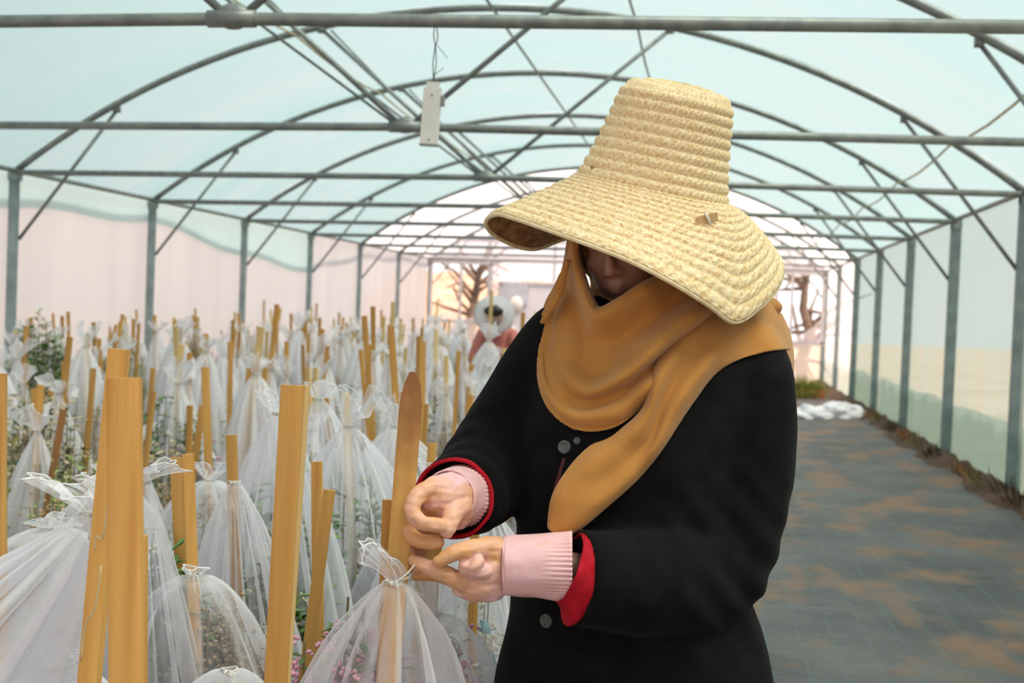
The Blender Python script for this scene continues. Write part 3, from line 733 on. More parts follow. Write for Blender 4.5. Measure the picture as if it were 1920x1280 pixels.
def hat_pt(v, th):
    ct, st = math.cos(th), math.sin(th)
    wob = 1+.018*math.sin(2*th+1)+.012*math.sin(3*th)
    if v < RT:
        u = v/RT; r = .088*u*wob; z = HCR+.016*(1-u*u)+.004*math.sin(th*2+1)*u
        return HQ+A*z+Bx*(r*ct+.006)+Cx*r*.98*st
    if v < RT+RC:
        u = (v-RT)/RC; z = HCR*(1-u)
        e = min(1, u*6); r = (.089+.004*math.sqrt(e)+.027*u**1.5)*wob
        return HQ+A*(z-.004*(1-e))+Bx*(r*ct*(1+.06*u)+.006*(1-u))+Cx*r*.95*st
    u = (v-RT-RC)/RB
    r = (.089+.004+.027)*wob; p0 = HQ+Bx*r*ct*1.06+Cx*r*.95*st
    p1 = rim(th); Ld = (p1-p0).length; od = (Bx*ct+Cx*st).normalized()
    rt = max(0, math.cos(th+.45))       # right/back side bulges
    c = p0+(od*(.52+.35*rt)-A*(.42-.45*rt))*Ld*.42
    return p0*(1-u)**2+c*2*u*(1-u)+p1*u*u
ROWS = RT+RC+RB; SUB = 9
vs = []; uvs = []
for i in range(ROWS*SUB+1):
    v = min(i/SUB, ROWS-1e-6)
    for j in range(NT):
        vs.append(hat_pt(v, 2*PI*j/NT))
fs = [(i*NT+j, i*NT+(j+1) % NT, (i+1)*NT+(j+1) % NT, (i+1)*NT+j) for i in range(ROWS*SUB) for j in range(NT)]
b = MB(); b.add(vs, fs); hat = b.build('straw_hat', M_straw, woman)
me = hat.data
cen = HQ+A*.05-Vector(hat['_w'])
if sum(1 for k in range(0, len(me.polygons), 997) if me.polygons[k].normal.dot(me.polygons[k].center-cen) > 0) < len(me.polygons)/997/2: me.flip_normals()
nor = [v.normal.copy() for v in me.vertices]
for idx, v in enumerate(me.vertices):
    i, j = divmod(idx, NT); r = i/SUB; f = r-math.floor(r); row = int(r)
    prof = (.0078 if row < RT+RC else .0072)*(max(0, math.sin(PI*min(1, f*.93+.07)))**.42)      # shingled braid: each row laps over the next
    pl = .0007*math.sin(j*2*PI/NT*70*(1 if row < RT+RC else 1)+row*2.1+ (3.2 if f < .5 else -3.2)*abs(f-.5)*2)
    nz = .0007*noise.noise(Vector((j*.35, row*5.3, f*2)))
    v.co += nor[idx]*(prof+(pl+nz)*(1 if f > .05 else 0))
uvl = me.uv_layers.new(name='UVMap'); lp = np.empty(len(me.loops), dtype=np.int32); me.loops.foreach_get('vertex_index', lp)
ii, jj = np.divmod(lp, NT)
jf = jj.astype(float)
# unwrap seam: loops of the last column
pol = np.repeat(np.arange(len(me.polygons)), 4)
mx = np.maximum.reduceat(jj, np.arange(0, len(lp), 4)); wrapm = (mx[pol] == NT-1) & (jj == 0); jf[wrapm] = NT
uvv = np.stack([jf/NT*150, ii/SUB*2.0], 1).ravel(); uvl.data.foreach_set('uv', uvv)
me.update()
hat.data.materials.append(pmat('shaded_inner_straw', (.42, .23, .10), (.20, .10, .04), rough=.6, scale=60, bump=.5, bscale=150))  # shade on the hat's underside put into a darker brown straw colour
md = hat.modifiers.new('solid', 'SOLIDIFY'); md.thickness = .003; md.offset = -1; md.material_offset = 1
# pale rim binding
b = MB(); b.tube([rim(2*PI*j/160)-A*.001 for j in range(161)], .0040, 8)
b.build('rim_binding', pmat('pale_straw', (.85, .74, .48), (.72, .58, .32), rough=.6, scale=60), hat)
BH = bvh_of(hat)
c0, n0 = hit(BH, 1322, 410); b = MB(); q = n0.to_track_quat('Z', 'Y').to_matrix()
for s, sz, off in ((0, (.040, .015, .004), (0, 0, .006)),): 
    ax = (P(1345, 405, 1)-P(1300, 412, 1)).normalized(); ax = (ax-n0*ax.dot(n0)).normalized(); mt = Matrix((ax, n0.cross(ax), n0)).transposed(); b.box(c0+n0*.006, sz, mt)
b.build('wooden_toggle', pmat('pale_leather', (.66, .42, .20), (.55, .35, .18)), hat, smooth=False)
MB().tube([c0+n0*.009+mt @ Vector((-.004, .011, 0)), c0+n0*.011, c0+n0*.009+mt @ Vector((.003, -.010, 0))], .0022, 6).build('toggle_thread', M_white, hat)
b = MB(); p0, n1 = hit(BH, 1112, 316)
b.tube(catmull([p0, Q(1101, 304, .0), Q(1102, 296, .0)], 6), [.0035, .003, .0025, .0025, .002, .001], 6); b.build('cord_end', pmat('brown_cord', (.35, .18, .08)), hat)

# --- cuffs and gloves
def ring_tube(c0, c1, r0, r1, n=90, m_=10, ruff=0, nr=30, sq=1.0, flare=None, end_wave=0):
    ax = (c1-c0).normalized(); a = (Vector((0, 0, 1))-ax*ax.z).normalized() if abs(ax.z) < .9 else (RGT-ax*RGT.dot(ax)).normalized(); bb = ax.cross(a); G = []
    for i in range(m_):
        u = i/(m_-1); row = []
        for j in range(n):
            th = 2*PI*j/n; r = r0+(r1-r0)*u
            r *= 1+ruff*max(0, (u-.55)/.45)*math.sin(th*nr)
            r += .0022*noise.noise(Vector((math.cos(th)*2, math.sin(th)*2, u*3+c0.x*9)))
            if flare: r += flare(th, u)
            row.append(c0.lerp(c1, u)+ax*(end_wave*math.sin(th*3+1)*u)+a*math.cos(th)*r+bb*math.sin(th)*r*sq)
        G.append(row)
    return MB().grid(G, closed=True)
def solid(o, t=.002):
    md = o.modifiers.new('s', 'SOLIDIFY'); md.thickness = t; md.offset = 0; return o
eR0, eR1 = Q(868, 925, .06), Q(850, 934, .140)
solid(ring_tube(eR0, eR1, .060, .0635, end_wave=.002).build('red_cuff', M_red, woman), .006)
eL0, eL1 = Q(1120, 1084, .198), Q(1066, 1064, .205)
dn = lambda th, u: .026*max(0, math.cos(th-PI))**4*math.exp(-((u-.42)/.25)**2)
solid(ring_tube(eL0, eL1, .062, .0555, flare=dn, ruff=.02, nr=7, m_=16).build('red_cuff', M_red, woman), .004)
def glove(chains, cuff, name):
    b = MB(); segs = []
    for ch, dust in chains:
        pts = [Q(*c[:3]) for c in ch]; n = 5*len(ch)
        pp = catmull(pts, n) if len(pts) > 1 else pts; rs = interp(None, [c[3] for c in ch], n) if len(pts) > 1 else [ch[0][3]]
        if len(pp) > 1: b.tube(pp, rs, 14)
        b.ell(pp[0], (rs[0],)*3, nu=14, nv=10); b.ell(pp[-1], (rs[-1],)*3, nu=14, nv=10)
        for p in pp: segs.append((p, dust))
    o = b.build(name, M_glove, woman); remesh(o, .0018, 3)
    me = o.data; og = Vector(o['_w'])
    from mathutils.kdtree import KDTree
    kd = KDTree(len(segs)); [kd.insert(p, i) for i, (p, _) in enumerate(segs)]; kd.balance()
    at = me.attributes.new('dust', 'FLOAT', 'POINT'); vals = []
    for v in me.vertices:
        w_ = 0; t_ = 0
        for co, i, dd in kd.find_n(v.co+og, 4):
            k = 1/(dd+.002)**2; w_ += k; t_ += k*segs[i][1]
        vals.append(t_/w_)
    at.data.foreach_set('value', vals)
    def wk(p, n): return .0012*noise.noise(p*75)+.0014*noise.noise(Vector((p.x*40, p.y*40, p.z*130)))
    displace(o, wk)
    return o
gl = glove([
 ([(950, 1060, .195, .040), (925, 1062, .20, .041), (905, 1068, .205, .039)], .0),
 ([(930, 1040, .205, .030), (915, 1035, .215, .026)], .1),
 ([(920, 1090, .205, .032), (892, 1094, .215, .028)], .15),
 ([(880, 1098, .20, .022), (868, 1100, .21, .018)], .3),
 ([(925, 1030, .215, .022), (893, 1028, .235, .0165), (853, 1036, .25, .0130), (824, 1052, .25, .0105)], .85),
 ([(892, 1098, .215, .020), (852, 1084, .235, .0150), (812, 1066, .238, .0125), (776, 1050, .228, .0092)], .75),
 ([(880, 1088, .19, .016), (842, 1082, .175, .0125), (805, 1075, .165, .0115), (780, 1078, .170, .0095)], .95),
 ([(895, 1075, .232, .014), (872, 1062, .248, .0115), (885, 1050, .240, .0100)], .5),
 ([(908, 1072, .236, .014), (888, 1066, .255, .0110), (898, 1052, .252, .0095)], .4)], None, 'glove')
gr = glove([
 ([(866, 930, .150, .038), (846, 930, .175, .040), (828, 932, .195, .036)], .0),
 ([(850, 955, .175, .034), (840, 950, .20, .028)], .15),
 ([(815, 918, .205, .022), (800, 925, .215, .018)], .15),
 ([(808, 915, .215, .0165), (783, 930, .232, .0145), (774, 958, .245, .0130), (792, 980, .252, .0120), (828, 985, .252, .0112)], .75),
 ([(815, 945, .195, .017), (782, 965, .200, .0140), (768, 995, .215, .0125), (785, 1014, .235, .0118), (820, 1016, .238, .0110)], .9),
 ([(825, 960, .170, .016), (790, 1000, .165, .0130), (768, 1030, .175, .0118), (772, 1056, .195, .0105), (779, 1068, .20, .0095)], .95),
 ([(835, 965, .155, .014), (815, 1000, .145, .0120), (795, 1025, .15, .0105), (785, 1040, .16, .0092)], .8),
 ([(862, 948, .195, .021), (850, 962, .222, .0170), (843, 980, .240, .0140), (838, 996, .247, .0115)], .55)], None, 'glove')
gr['label'] = 'pink rubber glove on the upper hand, fingers curled'; gl['label'] = 'pink rubber glove on the lower hand, palm up'
def ruffle_cuff(c0, c1, r0, r1, parent, sq=1):
    o = solid(ring_tube(c0, c1, r0, r1, n=240, m_=22, ruff=.035, nr=44, sq=sq).build('glove_cuff', M_glove, parent), .0022)
    ax = (c1-c0).normalized(); a = (Vector((0, 0, 1))-ax*ax.z).normalized(); bb = ax.cross(a)
    MB().tube([c0+a*math.cos(t)*r0*1.0+bb*math.sin(t)*r0*sq for t in np.linspace(0, 2*PI, 50)], .0018, 6).build('cuff_seam', M_glove, parent)
ruffle_cuff(Q(946, 1060, .2), Q(1073, 1061, .205), .0455, .0525, gl)
ruffle_cuff(Q(842, 932, .178), Q(868, 928, .120), .0430, .0500, gr)

# ================================================================== the plants under nets
M_net = net_mat('white_tulle', (.95, .93, .99), .12, .74)
M_netf = net_mat('white_tulle_far', (.96, .94, .99), .42, .85)
M_hem = pmat('white_hem', (.85, .85, .88), rough=.8)
M_string = pmat('white_string', (.80, .78, .72), rough=.8)
M_wood = pmat('amber_lath', (.72, .40, .115), (.48, .21, .045), rough=.6, scale=9, stretch=(5, 5, .22), bump=.5, bscale=60, rand=.16, spec=.3, lo=.3, hi=.75)
M_wood2 = pmat('pale_lath', (.78, .56, .26), (.68, .45, .17), rough=.6, scale=5, stretch=(5, 5, .35), bump=.3, bscale=40, rand=.1, spec=.3)
M_wood3 = pmat('brown_lath', (.36, .16, .055), (.24, .09, .03), rough=.7, scale=5, stretch=(5, 5, .35), bump=.3, bscale=40)
M_pot = pmat('black_pot', (.02, .022, .025), rough=.45)
M_mulch = pmat('potting_mix', (.05, .032, .02), rough=1)
M_leaf = pmat('green_leaf', (.16, .30, .075), (.08, .17, .045), rough=.6, scale=6, rand=.25)
M_lime = pmat('lime_leaf', (.30, .42, .10), (.2, .3, .06), rough=.6, scale=6, rand=.2)
M_dkleaf = pmat('grey_green_leaf', (.10, .15, .09), (.05, .09, .05), rough=.6, scale=6, rand=.25)
M_dry = pmat('dry_seedhead', (.52, .38, .20), (.34, .23, .12), rough=.9, scale=25, rand=.2)
M_stem = pmat('plant_stem', (.20, .20, .08), (.25, .15, .06), rough=.8)
M_pink = pmat('pink_blossom', (.80, .42, .55), (.72, .30, .44), rough=.7, scale=20)
M_cream = pmat('cream_blossom', (.86, .78, .58), (.75, .62, .40), rough=.8, scale=20)

m, nt, out = new_mat('stained_lath'); bs = N(nt, 'BsdfPrincipled'); nt.links.new(bs.outputs[0], out.inputs[0]); bs.inputs['Roughness'].default_value = .6
f, _ = noise_fac(nt, 9, 4, 'Object', (5, 5, .22), .3, .75); c = mixc(nt, f, (.72, .40, .115), (.52, .24, .055))
tcx = N(nt, 'TexCoord'); spx = N(nt, 'SeparateXYZ'); nt.links.new(tcx.outputs['Object'], spx.inputs[0]); f2, _ = noise_fac(nt, 40, 3, 'Object', None, .3, .7)
mz = N(nt, 'Math', operation='MULTIPLY_ADD'); nt.links.new(f2, mz.inputs[0]); mz.inputs[1].default_value = .05; nt.links.new(spx.outputs['Z'], mz.inputs[2])
mrz = N(nt, 'MapRange'); nt.links.new(mz.outputs[0], mrz.inputs[0]); mrz.inputs[1].default_value = 1.12; mrz.inputs[2].default_value = 1.30; mrz.inputs[4].default_value = .9
c = mixc(nt, mrz.outputs[0], c, (.24, .075, .02)); nt.links.new(c, bs.inputs['Base Color']); M_woodtip = m
def stakemesh(b, base, top, w, t, face, point=False, seed=0):
    """a sawn lath: four-sided, a little uneven, from base to top; face = direction its broad side looks"""
    rn = random.Random(seed); ax = (top-base); L_ = ax.length; ax.normalize()
    f = (face-ax*face.dot(ax)).normalized(); s = ax.cross(f); rows = []
    n = 7
    for k in range(n+(2 if point else 0)):
        u = min(1, k/(n-1)); ww = w*(1+rn.uniform(-.03, .03)); c = base.lerp(top, u)
        if point:
            if k == n-1: c = top-ax*.05
            elif k == n: c = top-ax*.018; ww *= .72
            elif k == n+1: c = top; ww *= .30
        bow = s*math.sin(u*PI)*rn.uniform(-.002, .002)
        rows.append([c+bow+s*ww/2*sx_+f*t/2*sf for sx_, sf in ((-1, -1), (-.86, -1.12), (.86, -1.12), (1, -1), (1, 1), (.86, 1.12), (-.86, 1.12), (-1, 1))])
    b.grid(rows, closed=True); k0 = len(b.v)
    b.add([p for p in rows[0]], [tuple(range(8))]); b.add([p for p in rows[-1]], [tuple(range(8))[::-1]])
    return b
STK_N = 0
CAMH = Vector((FWD.x, FWD.y, 0)).normalized()
def stake(px, py, px2, py2, wpx, D, label, mat=None, w=None, t=.010, point=False, turn=0, D2=None):
    """lath whose head is at pixel (px,py), running through (px2,py2) down to the ground"""
    global STK_N; STK_N += 1
    top = P(px, py, D); q = P(px2, py2, D2 or D); ax = (top-q).normalized(); base = top-ax*(top.z-.0)/ax.z
    w = w or wpx*D/F_PX
    face = Matrix.Rotation(turn, 3, 'Z') @ (-CAMH)
    b = MB(); stakemesh(b, base, top, w, t, face, point, STK_N)
    o = tag(b.build('stake', mat or M_wood, origin=base, autos=40), label, 'stake', 'wooden stakes'); o['_top'] = tuple(top); return o
def string_loop(parent, c, r, ends=2, seed=0, name='tie_string', mt=None, rr=.0013):
    rn = random.Random(seed); b = MB()
    pts = []
    for k in range(3*16+1):
        a = 2*PI*k/16; pts.append(c+Vector((math.cos(a)*r, math.sin(a)*r, (k/16-1.5)*rr*2+.002*math.sin(a*2))))
    b.tube(pts, rr, 6); b.ell(c+Vector((0, -r-.002, 0)), (.004, .004, .004), nu=8, nv=6)
    for k in range(ends):
        d = Vector((rn.uniform(-.03, .03), -.006, -rn.uniform(.03, .06)))
        p = c+Vector((0, -r-.002, 0)); b.tube(catmull([p, p+Vector((d.x*.6, -.008, .004)), p+d], 7), rr*.8, 5)
    return b.build(name, mt or M_string, parent)
def hoodmesh(b, T, Bc, r, seed, hem=.12, exp=.75, k=11, n=96, m_=26, tuft=.07, lean=(0, 0), flare=.045, amp=.30, ry=None, neck=.011):
    rn = random.Random(seed); ph = rn.uniform(0, 6); ry = ry or r; sd = rn.uniform(0, 99); rows = []
    lv = Vector((lean[0], lean[1], 0))
    if tuft > 0:
        for i in range(7):
            v = 1-i/6*.88; row = []
            for j in range(n):
                th = 2*PI*j/n; q = flare*v**.8*(1+.5*math.sin(th*3+ph)*v+.22*math.sin(k*th+ph)+.25*noise.noise(Vector((math.cos(th)*2, math.sin(th)*2, sd))))+neck*(1-v)
                z = tuft*v*(1+.45*noise.noise(Vector((math.cos(th)*1.6, math.sin(th)*1.6, sd+5)))-.35*v*math.sin(th*2+ph))
                row.append(T+lv*v*v+Vector((q*math.cos(th), q*math.sin(th), z)))
            rows.append(row)
    for i in range(m_):
        u = i/(m_-1); uu = u**1.3; row = []
        c = T.lerp(Vector((Bc[0], Bc[1], hem)), uu); sag = 1-(1-uu)**1.0
        R = neck+(1-neck)*(uu**exp); 
        for j in range(n):
            th = 2*PI*j/n; cx_, sy_ = math.cos(th), math.sin(th)
            pl = amp*(1-uu)**.35*math.sin(k*th+ph+2.2*noise.noise(Vector((cx_*1.2, sy_*1.2, uu*1.5+sd))))*min(1, uu*9)
            pl += .10*noise.noise(Vector((cx_*2.5, sy_*2.5, uu*3+sd)))*min(1, uu*4) + .035*math.sin(3.1*k*th+ph)*(1-uu*.5)*min(1, uu*5)
            rr_ = R*(1+pl) if uu > .0001 else neck
            g = (r*cx_*cx_+ry*sy_*sy_)
            row.append(c+Vector(((neck*(1-uu)+g*(rr_-neck*(1-uu)) if True else 0)*cx_, (neck*(1-uu)+g*(rr_-neck*(1-uu)))*sy_, .02*noise.noise(Vector((cx_*2, sy_*2, uu*4+sd)))*uu*2)))
        rows.append(row)
    b.grid(rows, closed=True); return rows
def hood(T, Bc, r, seed, label, mat=None, group=None, **kw):
    b = MB(); rows = hoodmesh(b, T, Bc, r, seed, **kw)
    o = b.build('net_hood', mat or M_net, origin=(Bc[0], Bc[1], kw.get('hem', .12)))
    tag(o, label, 'plant net', group or 'white net hoods over the pots')
    string_loop(o, T, .013, seed=seed)
    if kw.get('tuft', .07) > 0:
        e = [p for p in rows[0][::2]]; e.append(e[0]); MB().tube(e, .0013, 5, caps=False).build('drawstring_edge', M_hem, o)
    return o
def blade(b, p, d, w, l, up, rn, mi=0):
    s = d.cross(up); s = s.normalized() if s.length > 1e-4 else Vector((1, 0, 0)); m_ = p+d*l*.55+up*l*.06
    b.add([p, m_+s*w, p+d*l-up*l*.1, m_-s*w], [(0, 1, 2, 3)], mi)
def plant_proto(kind, seed, h=.72, r=.20, dens=1.0, parent_loc=(0, 0, 0), label='', group='potted plants', potr=.13, poth=.24):
    rn = random.Random(seed); L0 = Vector(parent_loc); t = thing('potted_plant', label, 'plant', tuple(L0), group)
    b = MB(); b.lathe([(0, 0), (potr*.72, 0), (potr*.95, poth*.93), (potr*1.06, poth*.93), (potr*1.06, poth), (potr*.93, poth), (potr*.90, poth*.86)], L0, 22); b.build('pot', M_pot, t, autos=40)
    b = MB(); b.lathe([(potr*.92, poth*.88), (potr*.5, poth*.9), (0, poth*.91)], L0, 14); b.build('soil', M_mulch, t)
    bs_, bl, bf = MB(), MB(), MB(); ns = int(16*dens)
    for k in range(ns):
        a = rn.uniform(0, 2*PI); q = rn.uniform(0, 1)**.6
        e = L0+Vector((math.cos(a)*r*q, math.sin(a)*r*q, poth+(h-poth)*rn.uniform(.72, 1.0)*(1-.38*q*q))); s = L0+Vector((math.cos(a)*potr*.5*q, math.sin(a)*potr*.5*q, poth*.88))
        st = catmull([s, s.lerp(e, .5)+Vector((math.cos(a), math.sin(a), 0))*r*.12, e], 7); bs_.tube(st, .0022, 4, caps=False)
        nl = {'bush': 20, 'dry': 12, 'leafy': 24, 'lime': 30, 'pink': 20, 'spire': 16}[kind]
        for i in range(nl):
            u = rn.uniform(.15, 1)*6; i0 = min(int(u), 5); p = st[i0].lerp(st[i0+1], u-i0)
            th = rn.uniform(0, 2*PI); d = Vector((math.cos(th), math.sin(th), rn.uniform(-.2, .9))).normalized()
            w_, l_ = {'bush': (.006, .032), 'dry': (.004, .03), 'leafy': (.013, .055), 'lime': (.0045, .038), 'pink': (.0065, .036), 'spire': (.010, .04)}[kind]
            blade(bl, p, d, w_*rn.uniform(.7, 1.3), l_*rn.uniform(.7, 1.3), Vector((0, 0, 1)), rn)
        nf = {'bush': 2, 'dry': 64, 'leafy': 1, 'lime': 0, 'pink': 7, 'spire': 5}[kind]
        for i in range(nf):
            u = rn.uniform(.35, 1)*6 if kind == 'dry' else rn.uniform(.7, 1)*6; i0 = min(int(u), 5); p = st[i0].lerp(st[i0+1], u-i0)+Vector((rn.gauss(0, .022), rn.gauss(0, .022), rn.gauss(0, .018)))
            rr_ = rn.uniform(.0035, .0065) if kind == 'dry' else rn.uniform(.009, .015)
            M_ = Matrix.Rotation(rn.uniform(0, 6), 3, 'Z')
            if kind in ('pink', 'leafy', 'bush', 'spire'):
                for c_i in range(6): bf.ell(p+Vector((rn.gauss(0, .008), rn.gauss(0, .008), rn.gauss(0, .005))), (rr_*.38, rr_*.38, rr_*.3), M_, nu=5, nv=3)
            else: bf.ell(p, (rr_, rr_, rr_*.8), M_, nu=6, nv=3)
    bs_.build('stems', M_stem, t)['kind'] = 'stuff'
    bl.build('foliage', {'bush': M_leaf, 'dry': M_dry, 'leafy': M_leaf, 'lime': M_lime, 'pink': M_leaf, 'spire': M_dkleaf}[kind], t, smooth=False)['kind'] = 'stuff'
    if bf.v: bf.build('blossoms', {'bush': M_cream, 'dry': M_dry, 'leafy': M_cream, 'pink': M_pink, 'spire': M_cream}[kind], t)['kind'] = 'stuff'
    return t

# ---- near stakes (photographed one by one)
near = []
stake(775, 697, 745, 1085, 41, 1.885, 'lath with brown pointed tip being tied beside the gloved hands', mat=M_woodtip, point=True, t=.012)
print('tip z', P(775, 697, 1.885).z)
o = COL.objects['stake']; tp_ = Vector(o['_top'])
a_ = P(775, 697, 1.885); q_ = P(745, 1085, 1.885); d_ = (q_-a_).normalized()
stake(731, 937, 724, 1150, 27, 1.93, 'short flat-topped lath just left of the pointed stake in the hands')
stake(233, 708, 238, 1280, 60, 1.36, 'broad blurred lath, the nearest and widest in the lower left', w=.036, t=.014)
stake(222, 654, 166, 1280, 36, 1.62, 'long leaning lath behind the widest blurred lath in the lower left')
stake(237, 655, 190, 1180, 14, 1.75, 'narrow rod sharing the cord with the long leaning lath at left', t=.008)
stake(263, 1003, 262, 1280, 25, 1.80, 'short square-cut lath right against the widest blurred lath')
stake(549, 722, 518, 1280, 43, 1.52, 'tall broad lath with flat top rising between the left edge and the hands')
stake(573, 722, 548, 1100, 16, 1.62, 'thin pale-edged lath tight against the right side of the tall broad lath', mat=M_wood2)
stake(434, 815, 444, 1165, 20, 2.75, 'lath with a nail hole near its top, net knotted halfway down, between two bright nets')
stake(330, 857, 340, 1085, 22, 2.45, 'left lath of the flat-topped pair above the dry beige plant')
stake(352, 851, 367, 1260, 22, 2.35, 'right lath of the flat-topped pair, its net gathered at the foot', turn=.5)
stake(594, 865, 596, 1160, 21, 2.65, 'straight lath crossed by the leaning knotty lath')
stake(618, 918, 576, 1245, 22, 2.45, 'leaning lath with a small dark knot, crossing a straight one')
stake(648, 735, 663, 1105, 16, 3.6, 'pale lath standing inside the tall bright net in the middle', mat=M_wood2)
stake(4, 700, 3, 1280, 15, 2.1, 'lath cut by the left edge of the photograph')
stake(65, 728, 73, 965, 12, 5.2, 'amber lath near the left edge, left of a leaning brown rod')
stake(119, 767, 73, 1035, 12, 4.6, 'leaning dark brown rod near the left edge', mat=M_wood3, turn=.6)
stake(95, 715, 98, 880, 11, 5.8, 'amber lath directly behind the leaning dark brown rod')
stake(122, 677, 122, 800, 12, 6.0, 'tall amber lath right of the leaning dark brown rod')
stake(175, 690, 158, 900, 11, 5.4, 'leaning lath before the lime green shrub')
stake(287, 690, 273, 865, 9, 6.4, 'leaning slim lath just right of the widest blurred lath')
stake(333, 715, 320, 880, 7, 7.0, 'very slim rod with no net left of the dark pots', t=.006)
stake(385, 688, 391, 880, 15, 5.0, 'upright lath of the crossing pair left of the middle')
stake(380, 760, 356, 930, 12, 5.1, 'slanting lath of the crossing pair left of the middle')
stake(468, 690, 452, 860, 11, 5.6, 'leaning lath with a white knot near its top')
stake(432, 640, 430, 850, 9, 6.6, 'tall slim lath above the lath with a nail hole')
stake(497, 688, 487, 850, 10, 6.2, 'lath just left of the tall broad lath')
stake(683, 592, 700, 820, 11, 6.5, 'tall lath leaning left, above all its neighbours in the middle rows')
stake(676, 655, 690, 800, 8, 6.8, 'shorter lath leaning against the tall one in the middle rows')
stake(860, 657, 852, 800, 8, 7.2, 'slim lath left of the coat shoulder')
stake(757, 735, 757, 835, 12, 5.2, 'blunt lath left of the pointed tip')
stake(800, 757, 795, 830, 9, 5.8, 'short lath right of the pointed tip')
stake(882, 741, 880, 800, 12, 5.0, 'short lath end beside the black sleeve')
stake(811, 830, 808, 870, 17, 3.8, 'lath head showing just above the red cuff')
stake(795, 1000, 786, 1145, 22, 2.2, 'left lath of the pair standing behind the fingers')
stake(818, 985, 806, 1140, 27, 2.3, 'right wider lath of the pair standing behind the fingers')
stake(890, 985, 884, 1280, 18, 2.6, 'lath under the lower wrist with white string around its shaft')
stake(29, 815, 33, 890, 8, 6.5, 'short stub of a lath near the left edge')
stake(500, 1005, 500, 1010, 3, 3.4, 'slim rod hidden in the bright net left of the tall broad lath', mat=M_wood2)

# ---- near hoods and plants
def G0(px, py, D): p = P(px, py, D); return (p.x, p.y)
Lp = dict(group='potted plants under the near nets')
NH = [ # tie px,py,D, base px, D, r, exp, label, extra, plant kind, plant h
 (740, 1090, 1.86, 668, 1.98, .25, .62, 'white net hood being tied to the pointed stake by the gloved hands', dict(tuft=.045, lean=(-.035, 0), flare=.024, hem=.25, k=10, amp=.25), 'pink', .86),
 (176, 962, 1.78, -700, 1.95, .45, .9, 'big see-through net pulled taut to the left-hand edge from the long leaning lath', dict(tuft=.04, lean=(-.045, 0), flare=.040, hem=.2, k=13, amp=.35, neck=.014), 'leafy', .55),
 (268, 902, 2.20, 300, 2.40, .17, .85, 'net hood with a rounded ruffle right of the widest blurred lath', dict(tuft=.03, lean=(.045, 0), flare=.030, hem=.15), 'leafy', .75),
 (440, 905, 2.68, 478, 2.85, .19, .7, 'net hood hanging right of the lath with a nail hole', dict(tuft=.0, hem=.15, k=15), 'leafy', .7),
 (364, 1078, 2.28, 405, 2.42, .24, .45, 'pinkish see-through hood over the dry beige plant', dict(tuft=.012, flare=.02, hem=.2, k=8, amp=.16), 'dry', 1.0),
 (520, 775, 3.10, 530, 3.25, .24, .7, 'tall bright net hood just behind the tall broad lath', dict(tuft=.04, hem=.15, k=14), 'leafy', .85),
 (655, 800, 3.45, 700, 3.6, .30, .62, 'wide bright net hood on the pale lath, white ruffle at its neck', dict(tuft=.08, lean=(.04, 0), hem=.15, k=14), 'leafy', .8),
 (600, 748, 3.90, 622, 4.0, .28, .7, 'peaked white net hood behind the pale lath', dict(tuft=.05, hem=.15, k=12), 'bush', .8),
 (905, 950, 2.72, 895, 2.80, .27, .6, 'net hood seen through the gap under the black sleeve', dict(tuft=.05, hem=.15, k=12), 'spire', .85),
 (812, 1150, 2.12, 845, 2.25, .22, .45, 'small hood with a grey blown-out tuft below the fingers', dict(tuft=.055, flare=.05, hem=.2, k=9, amp=.2), 'pink', .84),
 (110, 1250, 1.90, 60, 2.0, .24, .45, 'low hood over green leaves at the bottom left corner', dict(tuft=.02, hem=.2, k=8, amp=.1), 'lime', .78),
 (430, 1256, 1.95, 405, 2.05, .22, .48, 'low hood over green leaves at the bottom edge beside the tall broad lath', dict(tuft=.0, hem=.2, k=8, amp=.1), 'lime', .76),
 (820, 905, 3.3, 800, 3.4, .30, .6, 'net hood behind the red cuff and upper hand', dict(tuft=.05, hem=.15, k=12), 'bush', .8),
 (745, 800, 4.3, 760, 4.4, .34, .6, 'white net hood behind the pointed tip of the stake', dict(tuft=.06, hem=.15, k=12), 'dry', .8),
 (98, 990, 3.0, 40, 3.1, .34, .42, 'see-through hood over a brown dry plant at the left edge', dict(tuft=.02, hem=.15, k=9, amp=.15), 'dry', .72),
 (215, 905, 3.4, 130, 3.5, .30, .5, 'hood over a brown and green plant behind the leaning dark rod', dict(tuft=.03, hem=.15, k=9, amp=.2), 'dry', .72),
 (395, 900, 3.9, 400, 4.0, .22, .5, 'hood over a pinkish dry plant above the black pot', dict(tuft=.04, hem=.45, k=9, amp=.2), 'dry', .80)]
for i, (tx, ty, D, bx, Db, r, ex, lab, kw, pk, ph_) in enumerate(NH):
    T = P(tx, ty, D); g = G0(bx, 900, Db)
    hood(T, g, r, 100+i, lab, exp=ex, n=132, m_=34, **kw)
    plant_proto(pk, 200+i, T.z-(.05 if pk in ('pink', 'dry') else .10), r*(.55 if pk == 'pink' else .70), 3.6 if D < 2.6 else 2.0, (g[0], g[1], 0), {'pink': 'pink-flowered', 'leafy': 'dark green leafy', 'dry': 'dry beige seeded', 'bush': 'bushy green', 'spire': 'grey-green spiky', 'lime': 'lime green'}[pk]+' plant inside the '+' '.join(lab.split()[:9]), 'potted plants under the near nets')
# string between fingers and the tie
Tt = P(742, 1090, 1.86); b = MB()
b.tube(catmull([Tt+Vector((0, -.014, 0)), P(760, 1078, 1.85), P(778, 1058, 1.86)], 8), .0014, 6)
b.tube(catmull([Tt+Vector((0, -.014, .002)), P(764, 1083, 1.86), P(782, 1066, 1.90)], 8), .0014, 6)
tag(b.build('tying_string', M_string, origin=Tt), 'white string pulled taut between the gloved fingers and the pointed stake', 'string')
